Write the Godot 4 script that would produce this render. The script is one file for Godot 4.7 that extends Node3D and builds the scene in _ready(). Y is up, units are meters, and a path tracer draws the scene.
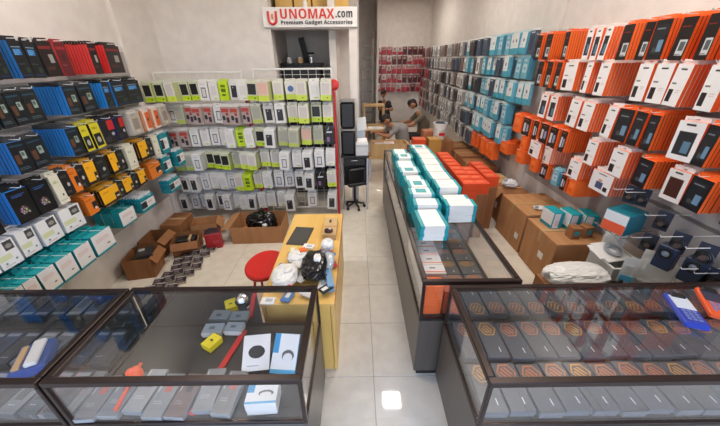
extends Node3D
# A small gadget-accessory shop. X to the side, Y up, the shop runs along -Z. v3(x, h, z) takes z as distance into the shop.
const EYE := 2.3
const FOCAL := 300.0
const WALL_L := -2.85
const WALL_R := 2.75
const FRONT_L := -2.5
const FRONT_R := 2.4
const TOP := 0.98      # counter top height
const DECK := 0.637    # display floor inside the counters
var cam: Camera3D
var used := {}
var mats := {}
var boxes := {}
var packs := {}
var kinds := {}
var rng := RandomNumberGenerator.new()
var wall_left: Node3D
var wall_right: Node3D
var wall_far: Node3D
var flat_glass: StandardMaterial3D
var ORD := ["first", "second", "third", "fourth", "fifth", "sixth", "seventh", "eighth", "ninth", "tenth", "eleventh", "twelfth", "thirteenth", "fourteenth", "fifteenth", "sixteenth"]

func v3(x: float, h: float, z: float) -> Vector3:
	return Vector3(x, h, -z)

func rgb(r: float, g: float, b: float) -> Color:
	return Color(r / 255.0, g / 255.0, b / 255.0)

func _ready() -> void:
	rng.seed = 77
	set_camera()
	set_light()
	set_materials()
	build_shell()
	build_counters()
	define_kinds()
	dark_sided()
	fill_left_wall()
	fill_right_wall()
	fill_far_wall()
	build_grids()
	fill_counters()
	build_desk_corner()
	build_floor_goods()
	build_counter_stacks()
	build_cartons()
	build_low_goods()
	build_back_office()
	build_people()

# ------------------------------------------------------------------ camera and light
func set_camera() -> void:
	cam = Camera3D.new()
	cam.name = "camera"
	add_child(cam)
	cam.position = v3(0, EYE, 0)
	cam.fov = rad_to_deg(2.0 * atan(213.0 / FOCAL))
	cam.near = 0.05
	cam.far = 60.0
	var b := Basis(Vector3.UP, deg_to_rad(-0.3)) * Basis(Vector3.RIGHT, deg_to_rad(-27.15)) * Basis(Vector3(0, 0, 1), deg_to_rad(-0.5))
	cam.basis = b
	cam.current = true

func set_light() -> void:
	var we := WorldEnvironment.new()
	we.name = "world_environment"
	var e := Environment.new()
	e.background_mode = Environment.BG_SKY
	var sky := Sky.new()
	var sm := ProceduralSkyMaterial.new()
	sm.sky_top_color = Color(0.62, 0.72, 0.88)
	sm.sky_horizon_color = Color(0.86, 0.9, 0.95)
	sm.ground_bottom_color = Color(0.42, 0.42, 0.42)
	sm.ground_horizon_color = Color(0.62, 0.64, 0.66)
	sm.energy_multiplier = 6.0
	sky.sky_material = sm
	e.sky = sky
	e.ambient_light_source = Environment.AMBIENT_SOURCE_DISABLED
	e.tonemap_mode = Environment.TONE_MAPPER_LINEAR
	e.tonemap_exposure = 1.08
	e.sdfgi_enabled = true
	e.ssao_enabled = true
	e.ssil_enabled = true
	we.environment = e
	add_child(we)
	# ceiling lamps: a glowing panel in a white tray and an area light of its size just below
	ceiling_lamp(0.75, 3.84, 0.53, 0.3, 3.5, "over the aisle between desk and showcase")
	ceiling_lamp(-1.7, 2.4, 1.2, 0.3, 4.0, "added over the floor space beside the blue packs")  # this lamp and the three below are unseen, added to light the room
	ceiling_lamp(1.75, 2.4, 1.2, 0.3, 3.5, "added over the stacked cartons")
	ceiling_lamp(1.3, 6.6, 0.3, 1.2, 3.2, "added over the orange boxes in the passage")
	ceiling_lamp(1.4, 10.6, 0.3, 1.2, 3.2, "added deep in the passage")

func ceiling_lamp(x: float, z: float, sx: float, sz: float, power: float, where: String) -> void:
	var t := thing("ceiling_lamp", "white rectangular ceiling lamp " + where, "lamp", v3(x, 4.2, z))
	bx(t, "tray", Vector3(sx + 0.06, 0.06, sz + 0.06), Vector3(0, -0.03, 0), mat("lamp_tray", Color(0.9, 0.9, 0.9), 0.5))
	var g := StandardMaterial3D.new()
	g.albedo_color = Color(1, 1, 1)
	g.emission_enabled = true
	g.emission = Color(1.0, 0.97, 0.92)
	g.emission_energy_multiplier = 6.0
	bx(t, "diffuser", Vector3(sx, 0.012, sz), Vector3(0, -0.065, 0), g)
	var l := AreaLight3D.new()
	l.name = "lamp_light"
	l.area_size = Vector2(sx, sz)
	l.area_normalize_energy = true
	l.light_color = Color(1.0, 0.97, 0.93)
	l.light_energy = power
	l.area_range = 20.0
	l.shadow_enabled = true
	t.add_child(l)
	l.position = Vector3(0, -0.08, 0)
	l.rotation_degrees = Vector3(-90, 0, 0)

# ------------------------------------------------------------------ helpers
func mat(key: String, c := Color(0.5, 0.5, 0.5), rough := 0.6, metal := 0.0) -> StandardMaterial3D:
	if mats.has(key):
		return mats[key]
	var m := StandardMaterial3D.new()
	m.albedo_color = c
	m.roughness = rough
	m.metallic = metal
	mats[key] = m
	return m

func numbered(nm: String) -> String:
	var n: int = used.get(nm, 0)
	used[nm] = n + 1
	return nm if n == 0 else "%s_%03d" % [nm, n]

func tag(o: Node, label: String, cat: String, group := "") -> void:
	o.set_meta("label", label)
	o.set_meta("category", cat)
	if group != "":
		o.set_meta("group", group)

func thing(nm: String, label: String, cat: String, at := Vector3.ZERO, group := "", turn := 0.0) -> Node3D:
	var o := Node3D.new()
	o.name = numbered(nm)
	add_child(o)
	o.position = at
	o.rotation.y = turn
	tag(o, label, cat, group)
	return o

func part(p: Node3D, nm: String, mesh: Mesh, m: Material, at := Vector3.ZERO, rot := Vector3.ZERO) -> MeshInstance3D:
	var o := MeshInstance3D.new()
	o.name = nm
	o.mesh = mesh
	if m != null:
		o.material_override = m
	p.add_child(o, true)
	o.position = at
	o.rotation = rot
	return o

func structure(nm: String) -> Node3D:
	var o := Node3D.new()
	o.name = nm
	add_child(o)
	o.set_meta("kind", "structure")
	return o

func bx(p: Node3D, nm: String, size: Vector3, at: Vector3, m: Material, ch := 0.0, rot := Vector3.ZERO) -> MeshInstance3D:
	return part(p, nm, cbox(size, ch), m, at, rot)

func poly(st: SurfaceTool, pts: Array, n: Vector3) -> void:
	var a: Vector3 = pts[0]
	for i in range(1, pts.size() - 1):
		var b: Vector3 = pts[i]
		var c: Vector3 = pts[i + 1]
		var flip := (b - a).cross(c - a).dot(n) > 0.0
		for q in ([a, c, b] if flip else [a, b, c]):
			st.set_normal(n)
			st.set_uv(Vector2(0, 0))
			st.add_vertex(q)

func cbox(s: Vector3, c := 0.0) -> Mesh:
	var key := "%.4f,%.4f,%.4f,%.4f" % [s.x, s.y, s.z, c]
	if boxes.has(key):
		return boxes[key]
	var m: Mesh
	if c <= 0.0:
		var b := BoxMesh.new()
		b.size = s
		m = b
	else:
		var st := SurfaceTool.new()
		st.begin(Mesh.PRIMITIVE_TRIANGLES)
		add_cbox(st, s, c, Vector3.ZERO)
		m = st.commit()
	boxes[key] = m
	return m

func add_cbox(st: SurfaceTool, s: Vector3, c: float, o: Vector3) -> void:
	var h := s * 0.5
	c = minf(c, minf(h.x, minf(h.y, h.z)) * 0.95)
	var k := func(sx: int, sy: int, sz: int, ax: int) -> Vector3:
		var q := Vector3(sx * (h.x - c), sy * (h.y - c), sz * (h.z - c))
		q[ax] += c * [sx, sy, sz][ax]
		return q + o
	for ax in 3:
		for sg in [-1, 1]:
			var f := []
			for uv in [[-1, -1], [1, -1], [1, 1], [-1, 1]]:
				var t := [0, 0, 0]
				t[ax] = sg
				t[(ax + 1) % 3] = uv[0]
				t[(ax + 2) % 3] = uv[1]
				f.append(k.call(t[0], t[1], t[2], ax))
			var n := Vector3.ZERO
			n[ax] = sg
			poly(st, f, n)
	for ax in 3:
		var b := (ax + 1) % 3
		var d := (ax + 2) % 3
		for sb in [-1, 1]:
			for sd in [-1, 1]:
				var t0 := [0, 0, 0]
				t0[b] = sb
				t0[d] = sd
				t0[ax] = -1
				var t1: Array = t0.duplicate()
				t1[ax] = 1
				var n2 := Vector3.ZERO
				n2[b] = sb
				n2[d] = sd
				poly(st, [k.call(t0[0], t0[1], t0[2], b), k.call(t1[0], t1[1], t1[2], b), k.call(t1[0], t1[1], t1[2], d), k.call(t0[0], t0[1], t0[2], d)], n2.normalized())
	for sx in [-1, 1]:
		for sy in [-1, 1]:
			for sz in [-1, 1]:
				poly(st, [k.call(sx, sy, sz, 0), k.call(sx, sy, sz, 1), k.call(sx, sy, sz, 2)], Vector3(sx, sy, sz).normalized())

# a rod through points; r is its radius
func rod(pts: Array, r: float, n := 6) -> Mesh:
	var st := SurfaceTool.new()
	st.begin(Mesh.PRIMITIVE_TRIANGLES)
	add_rod(st, pts, r, n)
	return st.commit()

func add_rod(st: SurfaceTool, pts: Array, r: float, n := 6) -> void:
	for i in pts.size() - 1:
		var a: Vector3 = pts[i]
		var b: Vector3 = pts[i + 1]
		var d := (b - a).normalized()
		var u := d.cross(Vector3.UP if absf(d.y) < 0.9 else Vector3.RIGHT).normalized()
		var w := d.cross(u)
		for j in n:
			var t0 := TAU * j / n
			var t1 := TAU * (j + 1) / n
			var n0 := u * cos(t0) + w * sin(t0)
			var n1 := u * cos(t1) + w * sin(t1)
			poly(st, [a + n0 * r, a + n1 * r, b + n1 * r, b + n0 * r], (n0 + n1).normalized())
		var ca := []
		var cb := []
		for j in n:
			var nn := u * cos(TAU * j / n) + w * sin(TAU * j / n)
			ca.append(a + nn * r)
			cb.append(b + nn * r)
		poly(st, ca, -d)
		poly(st, cb, d)

# profile: array of [radius, height]
func lathe(profile: Array, n := 20) -> Mesh:
	var st := SurfaceTool.new()
	st.begin(Mesh.PRIMITIVE_TRIANGLES)
	for i in profile.size() - 1:
		var r0: float = profile[i][0]
		var y0: float = profile[i][1]
		var r1: float = profile[i + 1][0]
		var y1: float = profile[i + 1][1]
		var sl := Vector2(y1 - y0, r0 - r1).normalized()
		for j in n:
			var t0 := TAU * j / n
			var t1 := TAU * (j + 1) / n
			var p0 := Vector3(cos(t0), 0, sin(t0))
			var p1 := Vector3(cos(t1), 0, sin(t1))
			var q := [p0 * r0 + Vector3.UP * y0, p1 * r0 + Vector3.UP * y0, p1 * r1 + Vector3.UP * y1, p0 * r1 + Vector3.UP * y1]
			var nn := [p0 * sl.x + Vector3.UP * sl.y, p1 * sl.x + Vector3.UP * sl.y, p1 * sl.x + Vector3.UP * sl.y, p0 * sl.x + Vector3.UP * sl.y]
			for id in [0, 1, 2, 0, 2, 3]:
				st.set_normal(nn[id])
				st.set_uv(Vector2(0, 0))
				st.add_vertex(q[id])
	return st.commit()

# a crumpled lump (plastic bag, film): half extents, seed, crumple depth
func lump(s: Vector3, sd: int, amp: float, n := 18) -> Mesh:
	var no := FastNoiseLite.new()
	no.seed = sd
	no.noise_type = FastNoiseLite.TYPE_CELLULAR
	no.frequency = 1.4
	no.fractal_octaves = 2
	var st := SurfaceTool.new()
	st.begin(Mesh.PRIMITIVE_TRIANGLES)
	var grid := []
	for i in n + 1:
		var row := []
		var ph := PI * i / n
		for j in n * 2 + 1:
			var th := TAU * (j % (n * 2)) / (n * 2)
			var d := Vector3(sin(ph) * cos(th), cos(ph), sin(ph) * sin(th))
			var k := 1.0 + amp * (no.get_noise_3dv(d * 1.7) + 0.5 * no.get_noise_3dv(d * 4.1))
			var q := Vector3(signf(d.x) * pow(absf(d.x), 0.8), signf(d.y) * pow(absf(d.y), 0.8), signf(d.z) * pow(absf(d.z), 0.8)) * k * s
			q.y = maxf(q.y + s.y, 0.002)
			row.append(q)
		grid.append(row)
	st.set_smooth_group(-1)
	for i in n:
		for j in n * 2:
			for t in [[0, 0, 0, 1, 1, 1], [0, 0, 1, 1, 1, 0]]:
				st.add_vertex(grid[i + t[0]][j + t[1]])
				st.add_vertex(grid[i + t[2]][j + t[3]])
				st.add_vertex(grid[i + t[4]][j + t[5]])
	st.generate_normals()
	return st.commit()

# z of the point at height h on the plane x that the camera sees in photo column px
func z_at(px: float, x: float, h: float) -> float:
	var u := (px - 360.0) / FOCAL
	var w := cam.basis.x + cam.basis.z * u
	return (w.x * x + w.y * (h - EYE)) / w.z

func noise_mat(key: String, c0: Color, c1: Color, freq: float, rough: float, stretch := Vector3.ONE, bump := 0.0) -> StandardMaterial3D:
	if mats.has(key):
		return mats[key]
	var m := StandardMaterial3D.new()
	var im := Image.create(256, 256, false, Image.FORMAT_RGB8)
	var no := FastNoiseLite.new()
	no.seed = key.hash() % 1000
	no.frequency = freq
	no.fractal_octaves = 4
	for y in 256:
		for x in 256:
			var k := clampf(no.get_noise_2d(x * stretch.x, y * stretch.y) * 0.9 + 0.5, 0, 1)
			im.set_pixel(x, y, c0.lerp(c1, k))
	m.albedo_texture = ImageTexture.create_from_image(im)
	m.uv1_triplanar = true
	m.uv1_world_triplanar = true
	m.uv1_scale = Vector3.ONE * 0.8
	m.roughness = rough
	mats[key] = m
	return m

func set_materials() -> void:
	noise_mat("paint", rgb(217, 209, 203), rgb(225, 218, 212), 0.02, 0.75)
	noise_mat("tile_a", rgb(220, 211, 196), rgb(230, 222, 208), 0.03, 0.05)
	noise_mat("tile_b", rgb(224, 215, 201), rgb(232, 225, 212), 0.025, 0.05)
	mat("grout", rgb(150, 142, 132), 0.8)
	noise_mat("laminate", rgb(74, 67, 61), rgb(85, 77, 70), 0.05, 0.35, Vector3(1, 0.1, 1))
	mat("frame", rgb(52, 40, 36), 0.32, 0.55)
	mat("deck", rgb(34, 31, 31), 0.5)
	mat("mirror", rgb(205, 210, 210), 0.03, 1.0)
	noise_mat("kraft", rgb(172, 122, 78), rgb(188, 137, 92), 0.04, 0.75, Vector3(1, 0.15, 1))
	noise_mat("kraft_dark", rgb(142, 94, 56), rgb(158, 106, 66), 0.04, 0.75, Vector3(1, 0.15, 1))
	noise_mat("kraft_light", rgb(196, 160, 112), rgb(208, 174, 126), 0.04, 0.75, Vector3(1, 0.15, 1))
	noise_mat("veneer", rgb(222, 178, 96), rgb(232, 190, 110), 0.03, 0.4, Vector3(1, 0.08, 1))
	mat("tape", rgb(196, 158, 110), 0.25)
	mat("label_white", rgb(226, 224, 218), 0.6)
	mat("white_metal", rgb(224, 222, 216), 0.35, 0.1)
	mat("steel", rgb(186, 186, 188), 0.25, 0.9)
	mat("chrome", rgb(228, 228, 230), 0.06, 1.0)
	mat("black_plastic", rgb(24, 24, 26), 0.4)
	mat("red_plastic", rgb(206, 34, 32), 0.3)
	mat("black_film", rgb(18, 18, 20), 0.22)
	mat("white_film", rgb(228, 228, 226), 0.3)
	flat_glass = StandardMaterial3D.new()
	flat_glass.albedo_color = Color(0.3, 0.4, 0.4, 0.012)
	flat_glass.transparency = BaseMaterial3D.TRANSPARENCY_ALPHA
	flat_glass.roughness = 0.02
	flat_glass.metallic_specular = 0.5
	mats["glass"] = flat_glass
	var clear := StandardMaterial3D.new()
	clear.albedo_color = Color(0.9, 0.93, 0.95, 0.22)
	clear.transparency = BaseMaterial3D.TRANSPARENCY_ALPHA
	clear.roughness = 0.08
	mats["clear_plastic"] = clear

# ------------------------------------------------------------------ the room
func build_shell() -> void:
	var paint: Material = mats["paint"]
	var fl := structure("floor")
	bx(fl, "grout_bed", Vector3(6.4, 0.2, 16.0), v3(-0.05, -0.103, 5.6), mats["grout"])
	var g := 0.555
	var tm := cbox(Vector3(g - 0.004, 0.02, g - 0.004), 0.0015)
	for i in range(-6, 6):
		for j in range(-1, 20):
			var x := 0.108 + (i + 0.5) * g
			var z := 1.567 + (j - 2 + 0.5) * g
			if x < WALL_L - 0.2 or x > WALL_R + 0.2:
				continue
			if z > 5.2 and x < -0.3:
				continue
			part(fl, "tile", tm, mats["tile_a"] if (i * 7 + j * 3) % 5 < 3 else mats["tile_b"], v3(x, -0.0099 + 0.0004 * sin(i * 3.1 + j * 1.7), z))
	var ce := structure("ceiling")
	bx(ce, "slab", Vector3(6.4, 0.2, 16.0), v3(-0.05, 4.3, 5.6), paint)
	wall_left = structure("wall_left")
	bx(wall_left, "plaster", Vector3(0.25, 4.2, 7.2), v3(WALL_L - 0.125, 2.1, 1.4), paint)
	bx(wall_left, "added_grey_board", Vector3(0.012, 1.9, 3.9), v3(WALL_L + 0.006, 1.45, 2.55), mat("added_grey_board", rgb(168, 163, 160), 0.6))  # added grey board, darkens the wall between the rows of packs
	bx(wall_left, "pilaster", Vector3(0.05, 4.2, 0.8), v3(WALL_L + 0.02, 2.1, 4.55), paint, 0.006)
	wall_right = structure("wall_right")
	bx(wall_right, "plaster", Vector3(0.25, 4.2, 15.2), v3(WALL_R + 0.125, 2.1, 5.4), paint)
	bx(wall_right, "added_grey_board", Vector3(0.012, 1.9, 11.2), v3(WALL_R - 0.006, 1.58, 7.2), mat("added_grey_board"))  # same added board, darker than the plaster behind these packs
	bx(wall_right, "pilaster", Vector3(0.05, 4.2, 0.5), v3(WALL_R - 0.02, 2.1, 4.93), paint, 0.006)
	wall_far = structure("wall_far")
	bx(wall_far, "plaster", Vector3(3.4, 4.2, 0.25), v3(1.3, 2.1, 12.95), paint)
	# the wall behind the wire stands, with the sign, the opening below it and the loft above it
	var wb := structure("wall_back")
	bx(wb, "plaster", Vector3(1.66, 4.2, 0.2), v3(-2.03, 2.1, 5.0), paint)
	wb = structure("wall_pier")
	bx(wb, "pier", Vector3(0.12, 2.68, 0.2), v3(-0.05, 1.34, 5.0), paint, 0.004)
	wb = structure("trim_1")
	bx(wb, "lintel", Vector3(1.2, 0.25, 0.2), v3(-0.6, 2.805, 5.0), paint)
	wb = structure("wall_return")
	bx(wb, "plaster", Vector3(0.1, 4.2, 1.1), v3(-0.36, 2.1, 5.67), paint)
	wb = structure("wall_alcove")
	bx(wb, "plaster", Vector3(0.4, 4.2, 0.1), v3(-0.16, 2.1, 6.17), paint)
	wb = structure("wall_passage")
	bx(wb, "plaster", Vector3(0.1, 4.2, 6.7), v3(-0.01, 2.1, 9.57), paint)
	wb = structure("wall_inner")
	bx(wb, "plaster", Vector3(0.9, 4.2, 0.1), v3(-0.86, 2.1, 6.2), paint)
	wb = structure("wall_side")
	bx(wb, "plaster", Vector3(0.1, 4.2, 1.1), v3(-1.3, 2.1, 5.65), paint)
	wb = structure("trim_2")
	bx(wb, "loft_floor", Vector3(1.25, 0.1, 1.0), v3(-0.62, 2.87, 5.61), mat("loft_board", rgb(96, 82, 70), 0.7))
	# narrow recess beside the passage, open to the shop, where the ladder stands
	var pt := structure("wall_recess")
	bx(pt, "plaster", Vector3(0.06, 4.2, 3.3), v3(0.59, 2.1, 11.2), paint)
	bx(pt, "recess_back", Vector3(0.52, 4.2, 0.06), v3(0.3, 2.1, 10.75), paint)
	# shopfront behind the camera: lintel and side piers, open between
	var sf := structure("wall_front")
	bx(sf, "lintel", Vector3(6.0, 1.2, 0.2), v3(-0.05, 3.6, -1.5), paint)
	bx(sf, "pier", Vector3(0.3, 3.0, 0.2), v3(-2.75, 1.5, -1.5), paint)
	bx(sf, "pier", Vector3(0.3, 3.0, 0.2), v3(2.65, 1.5, -1.5), paint)

func sign_text(p: Node3D, nm: String, s: String, x0: float, x1: float, y: float, h: float, c: Color, weight := 700) -> void:
	var f := SystemFont.new()
	f.font_names = PackedStringArray(["Droid Sans"])
	f.font_weight = weight
	var tm := TextMesh.new()
	tm.text = s
	tm.font = f
	tm.font_size = 64
	tm.pixel_size = 0.001
	tm.depth = 0.006
	tm.curve_step = 2.0
	var bb := tm.get_aabb()
	var o := part(p, nm, tm, mat("ink_" + s, c, 0.4))
	var sx := (x1 - x0) / bb.size.x
	var sy := h / bb.size.y
	o.scale = Vector3(sx, sy, 1)
	o.position = Vector3((x0 + x1) * 0.5 - (bb.position.x + bb.size.x * 0.5) * sx, y - (bb.position.y + bb.size.y * 0.5) * sy, 0.0185)

func build_sign() -> void:
	var t := thing("shop_sign", "white shop sign with red lettering above the dark opening", "sign", v3(-0.635, 2.815, 4.88))
	bx(t, "board", Vector3(1.29, 0.235, 0.03), Vector3(0, 0, 0), mat("sign_white", rgb(236, 232, 230), 0.4), 0.004)
	var red := rgb(214, 62, 48)
	sign_text(t, "lettering", "UNOMAX", -0.4, 0.335, 0.04, 0.115, red)
	sign_text(t, "lettering", ".com", 0.35, 0.58, 0.03, 0.075, rgb(60, 56, 60))
	sign_text(t, "lettering", "Premium Gadget Accessories", -0.4, 0.58, -0.065, 0.062, rgb(48, 44, 50))
	var u := []
	for i in 13:
		var a := PI + PI * i / 12.0
		u.append(Vector3(-0.51 + cos(a) * 0.052, -0.02 + sin(a) * 0.06, 0.02))
	u.push_front(Vector3(-0.562, 0.07, 0.02))
	u.append(Vector3(-0.458, 0.07, 0.02))
	part(t, "emblem", rod(u, 0.017, 6), mat("emblem_red", red, 0.4))
	part(t, "emblem", rod([Vector3(-0.51, -0.02, 0.02), Vector3(-0.51, 0.04, 0.02)], 0.012, 6), mat("emblem_orange", rgb(232, 130, 70), 0.4))

# ------------------------------------------------------------------ counters
func counter(nm: String, label: String, x0: float, x1: float, z0: float, z1: float, body: Material, mirror_side: String) -> Node3D:
	var cx := (x0 + x1) * 0.5
	var cz := (z0 + z1) * 0.5
	var w := x1 - x0
	var d := z1 - z0
	var t := thing(nm, label, "showcase", v3(cx, 0, cz))
	var fr: Material = mats["frame"]
	bx(t, "plinth", Vector3(w - 0.06, 0.07, d - 0.06), Vector3(0, 0.035, 0), mats["black_plastic"])
	bx(t, "cabinet_body", Vector3(w - 0.004, DECK - 0.09, d - 0.004), Vector3(0, 0.07 + (DECK - 0.09) * 0.5, 0), body, 0.003)
	bx(t, "display_floor", Vector3(w - 0.03, 0.02, d - 0.03), Vector3(0, DECK - 0.01, 0), mats["deck"])
	var r := 0.035
	for s in [-1, 1]:
		bx(t, "frame_rail", Vector3(w, r, r), Vector3(0, TOP - r * 0.5, s * (d - r) * 0.5), fr, 0.004)
		bx(t, "frame_rail", Vector3(r, r, d - 2 * r), Vector3(s * (w - r) * 0.5, TOP - r * 0.5, 0), fr, 0.004)
		bx(t, "frame_rail", Vector3(w, 0.014, 0.02), Vector3(0, DECK + 0.002, s * (d - 0.02) * 0.5), fr, 0.003)
		bx(t, "frame_rail", Vector3(0.02, 0.018, d - 0.04), Vector3(s * (w - 0.02) * 0.5, DECK + 0.004, 0), fr, 0.003)
		for q in [-1, 1]:
			bx(t, "corner_post", Vector3(0.022, TOP - DECK - r, 0.022), Vector3(s * (w - 0.022) * 0.5, (TOP + DECK - r) * 0.5, q * (d - 0.022) * 0.5), fr, 0.003)
	var gh := TOP - DECK - r - 0.013
	var gy := DECK + 0.013 + gh * 0.5
	bx(t, "glass_top", Vector3(w - 2 * r + 0.008, 0.006, d - 2 * r + 0.008), Vector3(0, TOP - 0.008, 0), mats["glass"])
	for side in ["front", "back", "west", "east"]:
		var m: Material = mats["mirror"] if side == mirror_side else mats["glass"]
		var pn := "mirror_panel" if side == mirror_side else "glass_panel"
		if side == "back" and mirror_side == "part":
			bx(t, "mirror_panel", Vector3(w * 0.66, gh, 0.005), Vector3(-w * 0.165, gy, -(d * 0.5 - 0.011)), mats["mirror"])
		elif side == "front" or side == "back":
			bx(t, pn, Vector3(w - 0.045, gh, 0.005), Vector3(0, gy, (1 if side == "front" else -1) * (d * 0.5 - 0.011)), m)
		else:
			bx(t, pn, Vector3(0.005, gh, d - 0.045), Vector3((1 if side == "east" else -1) * (w * 0.5 - 0.011), gy, 0), m)
	return t

func build_counters() -> void:
	counter("glass_showcase", "glass-topped showcase holding a yellow carton, beside the yellow desk", -1.49, -0.275, 0.885, 1.545, mats["laminate"], "part")
	counter("glass_showcase", "glass-topped showcase below the blue and black packs, against the wall", -2.76, -1.505, 0.885, 1.535, mats["laminate"], "back")
	counter("glass_showcase", "glass-topped showcase full of grey boxes printed with orange hexagons", 0.592, 2.72, 0.855, 1.53, mats["laminate"], "back")
	counter("long_showcase", "long dark-framed glass showcase carrying stacks of teal and white boxes", 0.425, 1.09, 1.56, 4.82, mats["laminate"], "none")
	build_sign()

# ------------------------------------------------------------------ printed packs
func print_mat(key: String, base: Color, items: Array, rough := 0.35, iw := 48, ih := 80) -> StandardMaterial3D:
	if mats.has(key):
		return mats[key]
	var im := Image.create(iw, ih, false, Image.FORMAT_RGB8)
	im.fill(base)
	var r := RandomNumberGenerator.new()
	r.seed = key.hash()
	for it in items:
		if it[0] == "r":
			im.fill_rect(Rect2i(int(it[1] * iw), int(it[2] * ih), maxi(1, int(it[3] * iw)), maxi(1, int(it[4] * ih))), it[5])
		elif it[0] == "t":
			for k in int(it[4]):
				var x := int(it[1] * iw)
				var xe := int((it[1] + it[3] * r.randf_range(0.6, 1.0)) * iw)
				while x < xe:
					var l := r.randi_range(2, 5)
					im.fill_rect(Rect2i(x, int(it[2] * ih) + k * 4, mini(l, xe - x), 2), it[5])
					x += l + 1
		elif it[0] == "c":
			for y in ih:
				for x in iw:
					if Vector2(x - it[1] * iw, y - it[2] * ih).length() < it[3] * iw:
						im.set_pixel(x, y, it[4])
		elif it[0] == "hex":
			for y in ih:
				for x in iw:
					var p: Vector2 = Vector2(x - it[1] * iw, y - it[2] * ih) / (it[3] * iw)
					var d := maxf(absf(p.x) * 0.866 + absf(p.y) * 0.5, absf(p.y))
					var q: float = p.x * 0.8 - p.y * 0.6
					if (d < 1.0 and d > 0.82) or (d < 0.66 and (q > -0.62 and fposmod(q + 0.62, 0.42) < 0.25)):
						im.set_pixel(x, y, it[4])
		elif it[0] == "speck":
			for k in int(it[5]):
				im.fill_rect(Rect2i(int((it[1] + r.randf() * it[3]) * iw), int((it[2] + r.randf() * it[4]) * ih), 3, 3), Color.from_hsv(r.randf(), 0.35, r.randf_range(0.5, 0.95)))
	var m := StandardMaterial3D.new()
	m.albedo_texture = ImageTexture.create_from_image(im)
	m.roughness = rough
	mats[key] = m
	return m

func kind(key: String, nm: String, desc: String, base: Color, items: Array, side: Color, tab: Color, w: float, h: float, t: float, cat := "pack") -> void:
	kinds[key] = {"nm": nm, "desc": desc, "front": print_mat("print_" + key, base, items), "side": mat("side_%s" % side.to_html(false), side, 0.45), "tab": mat("tab_%s" % tab.to_html(false), tab, 0.45), "w": w, "h": h, "t": t, "cat": cat}

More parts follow.
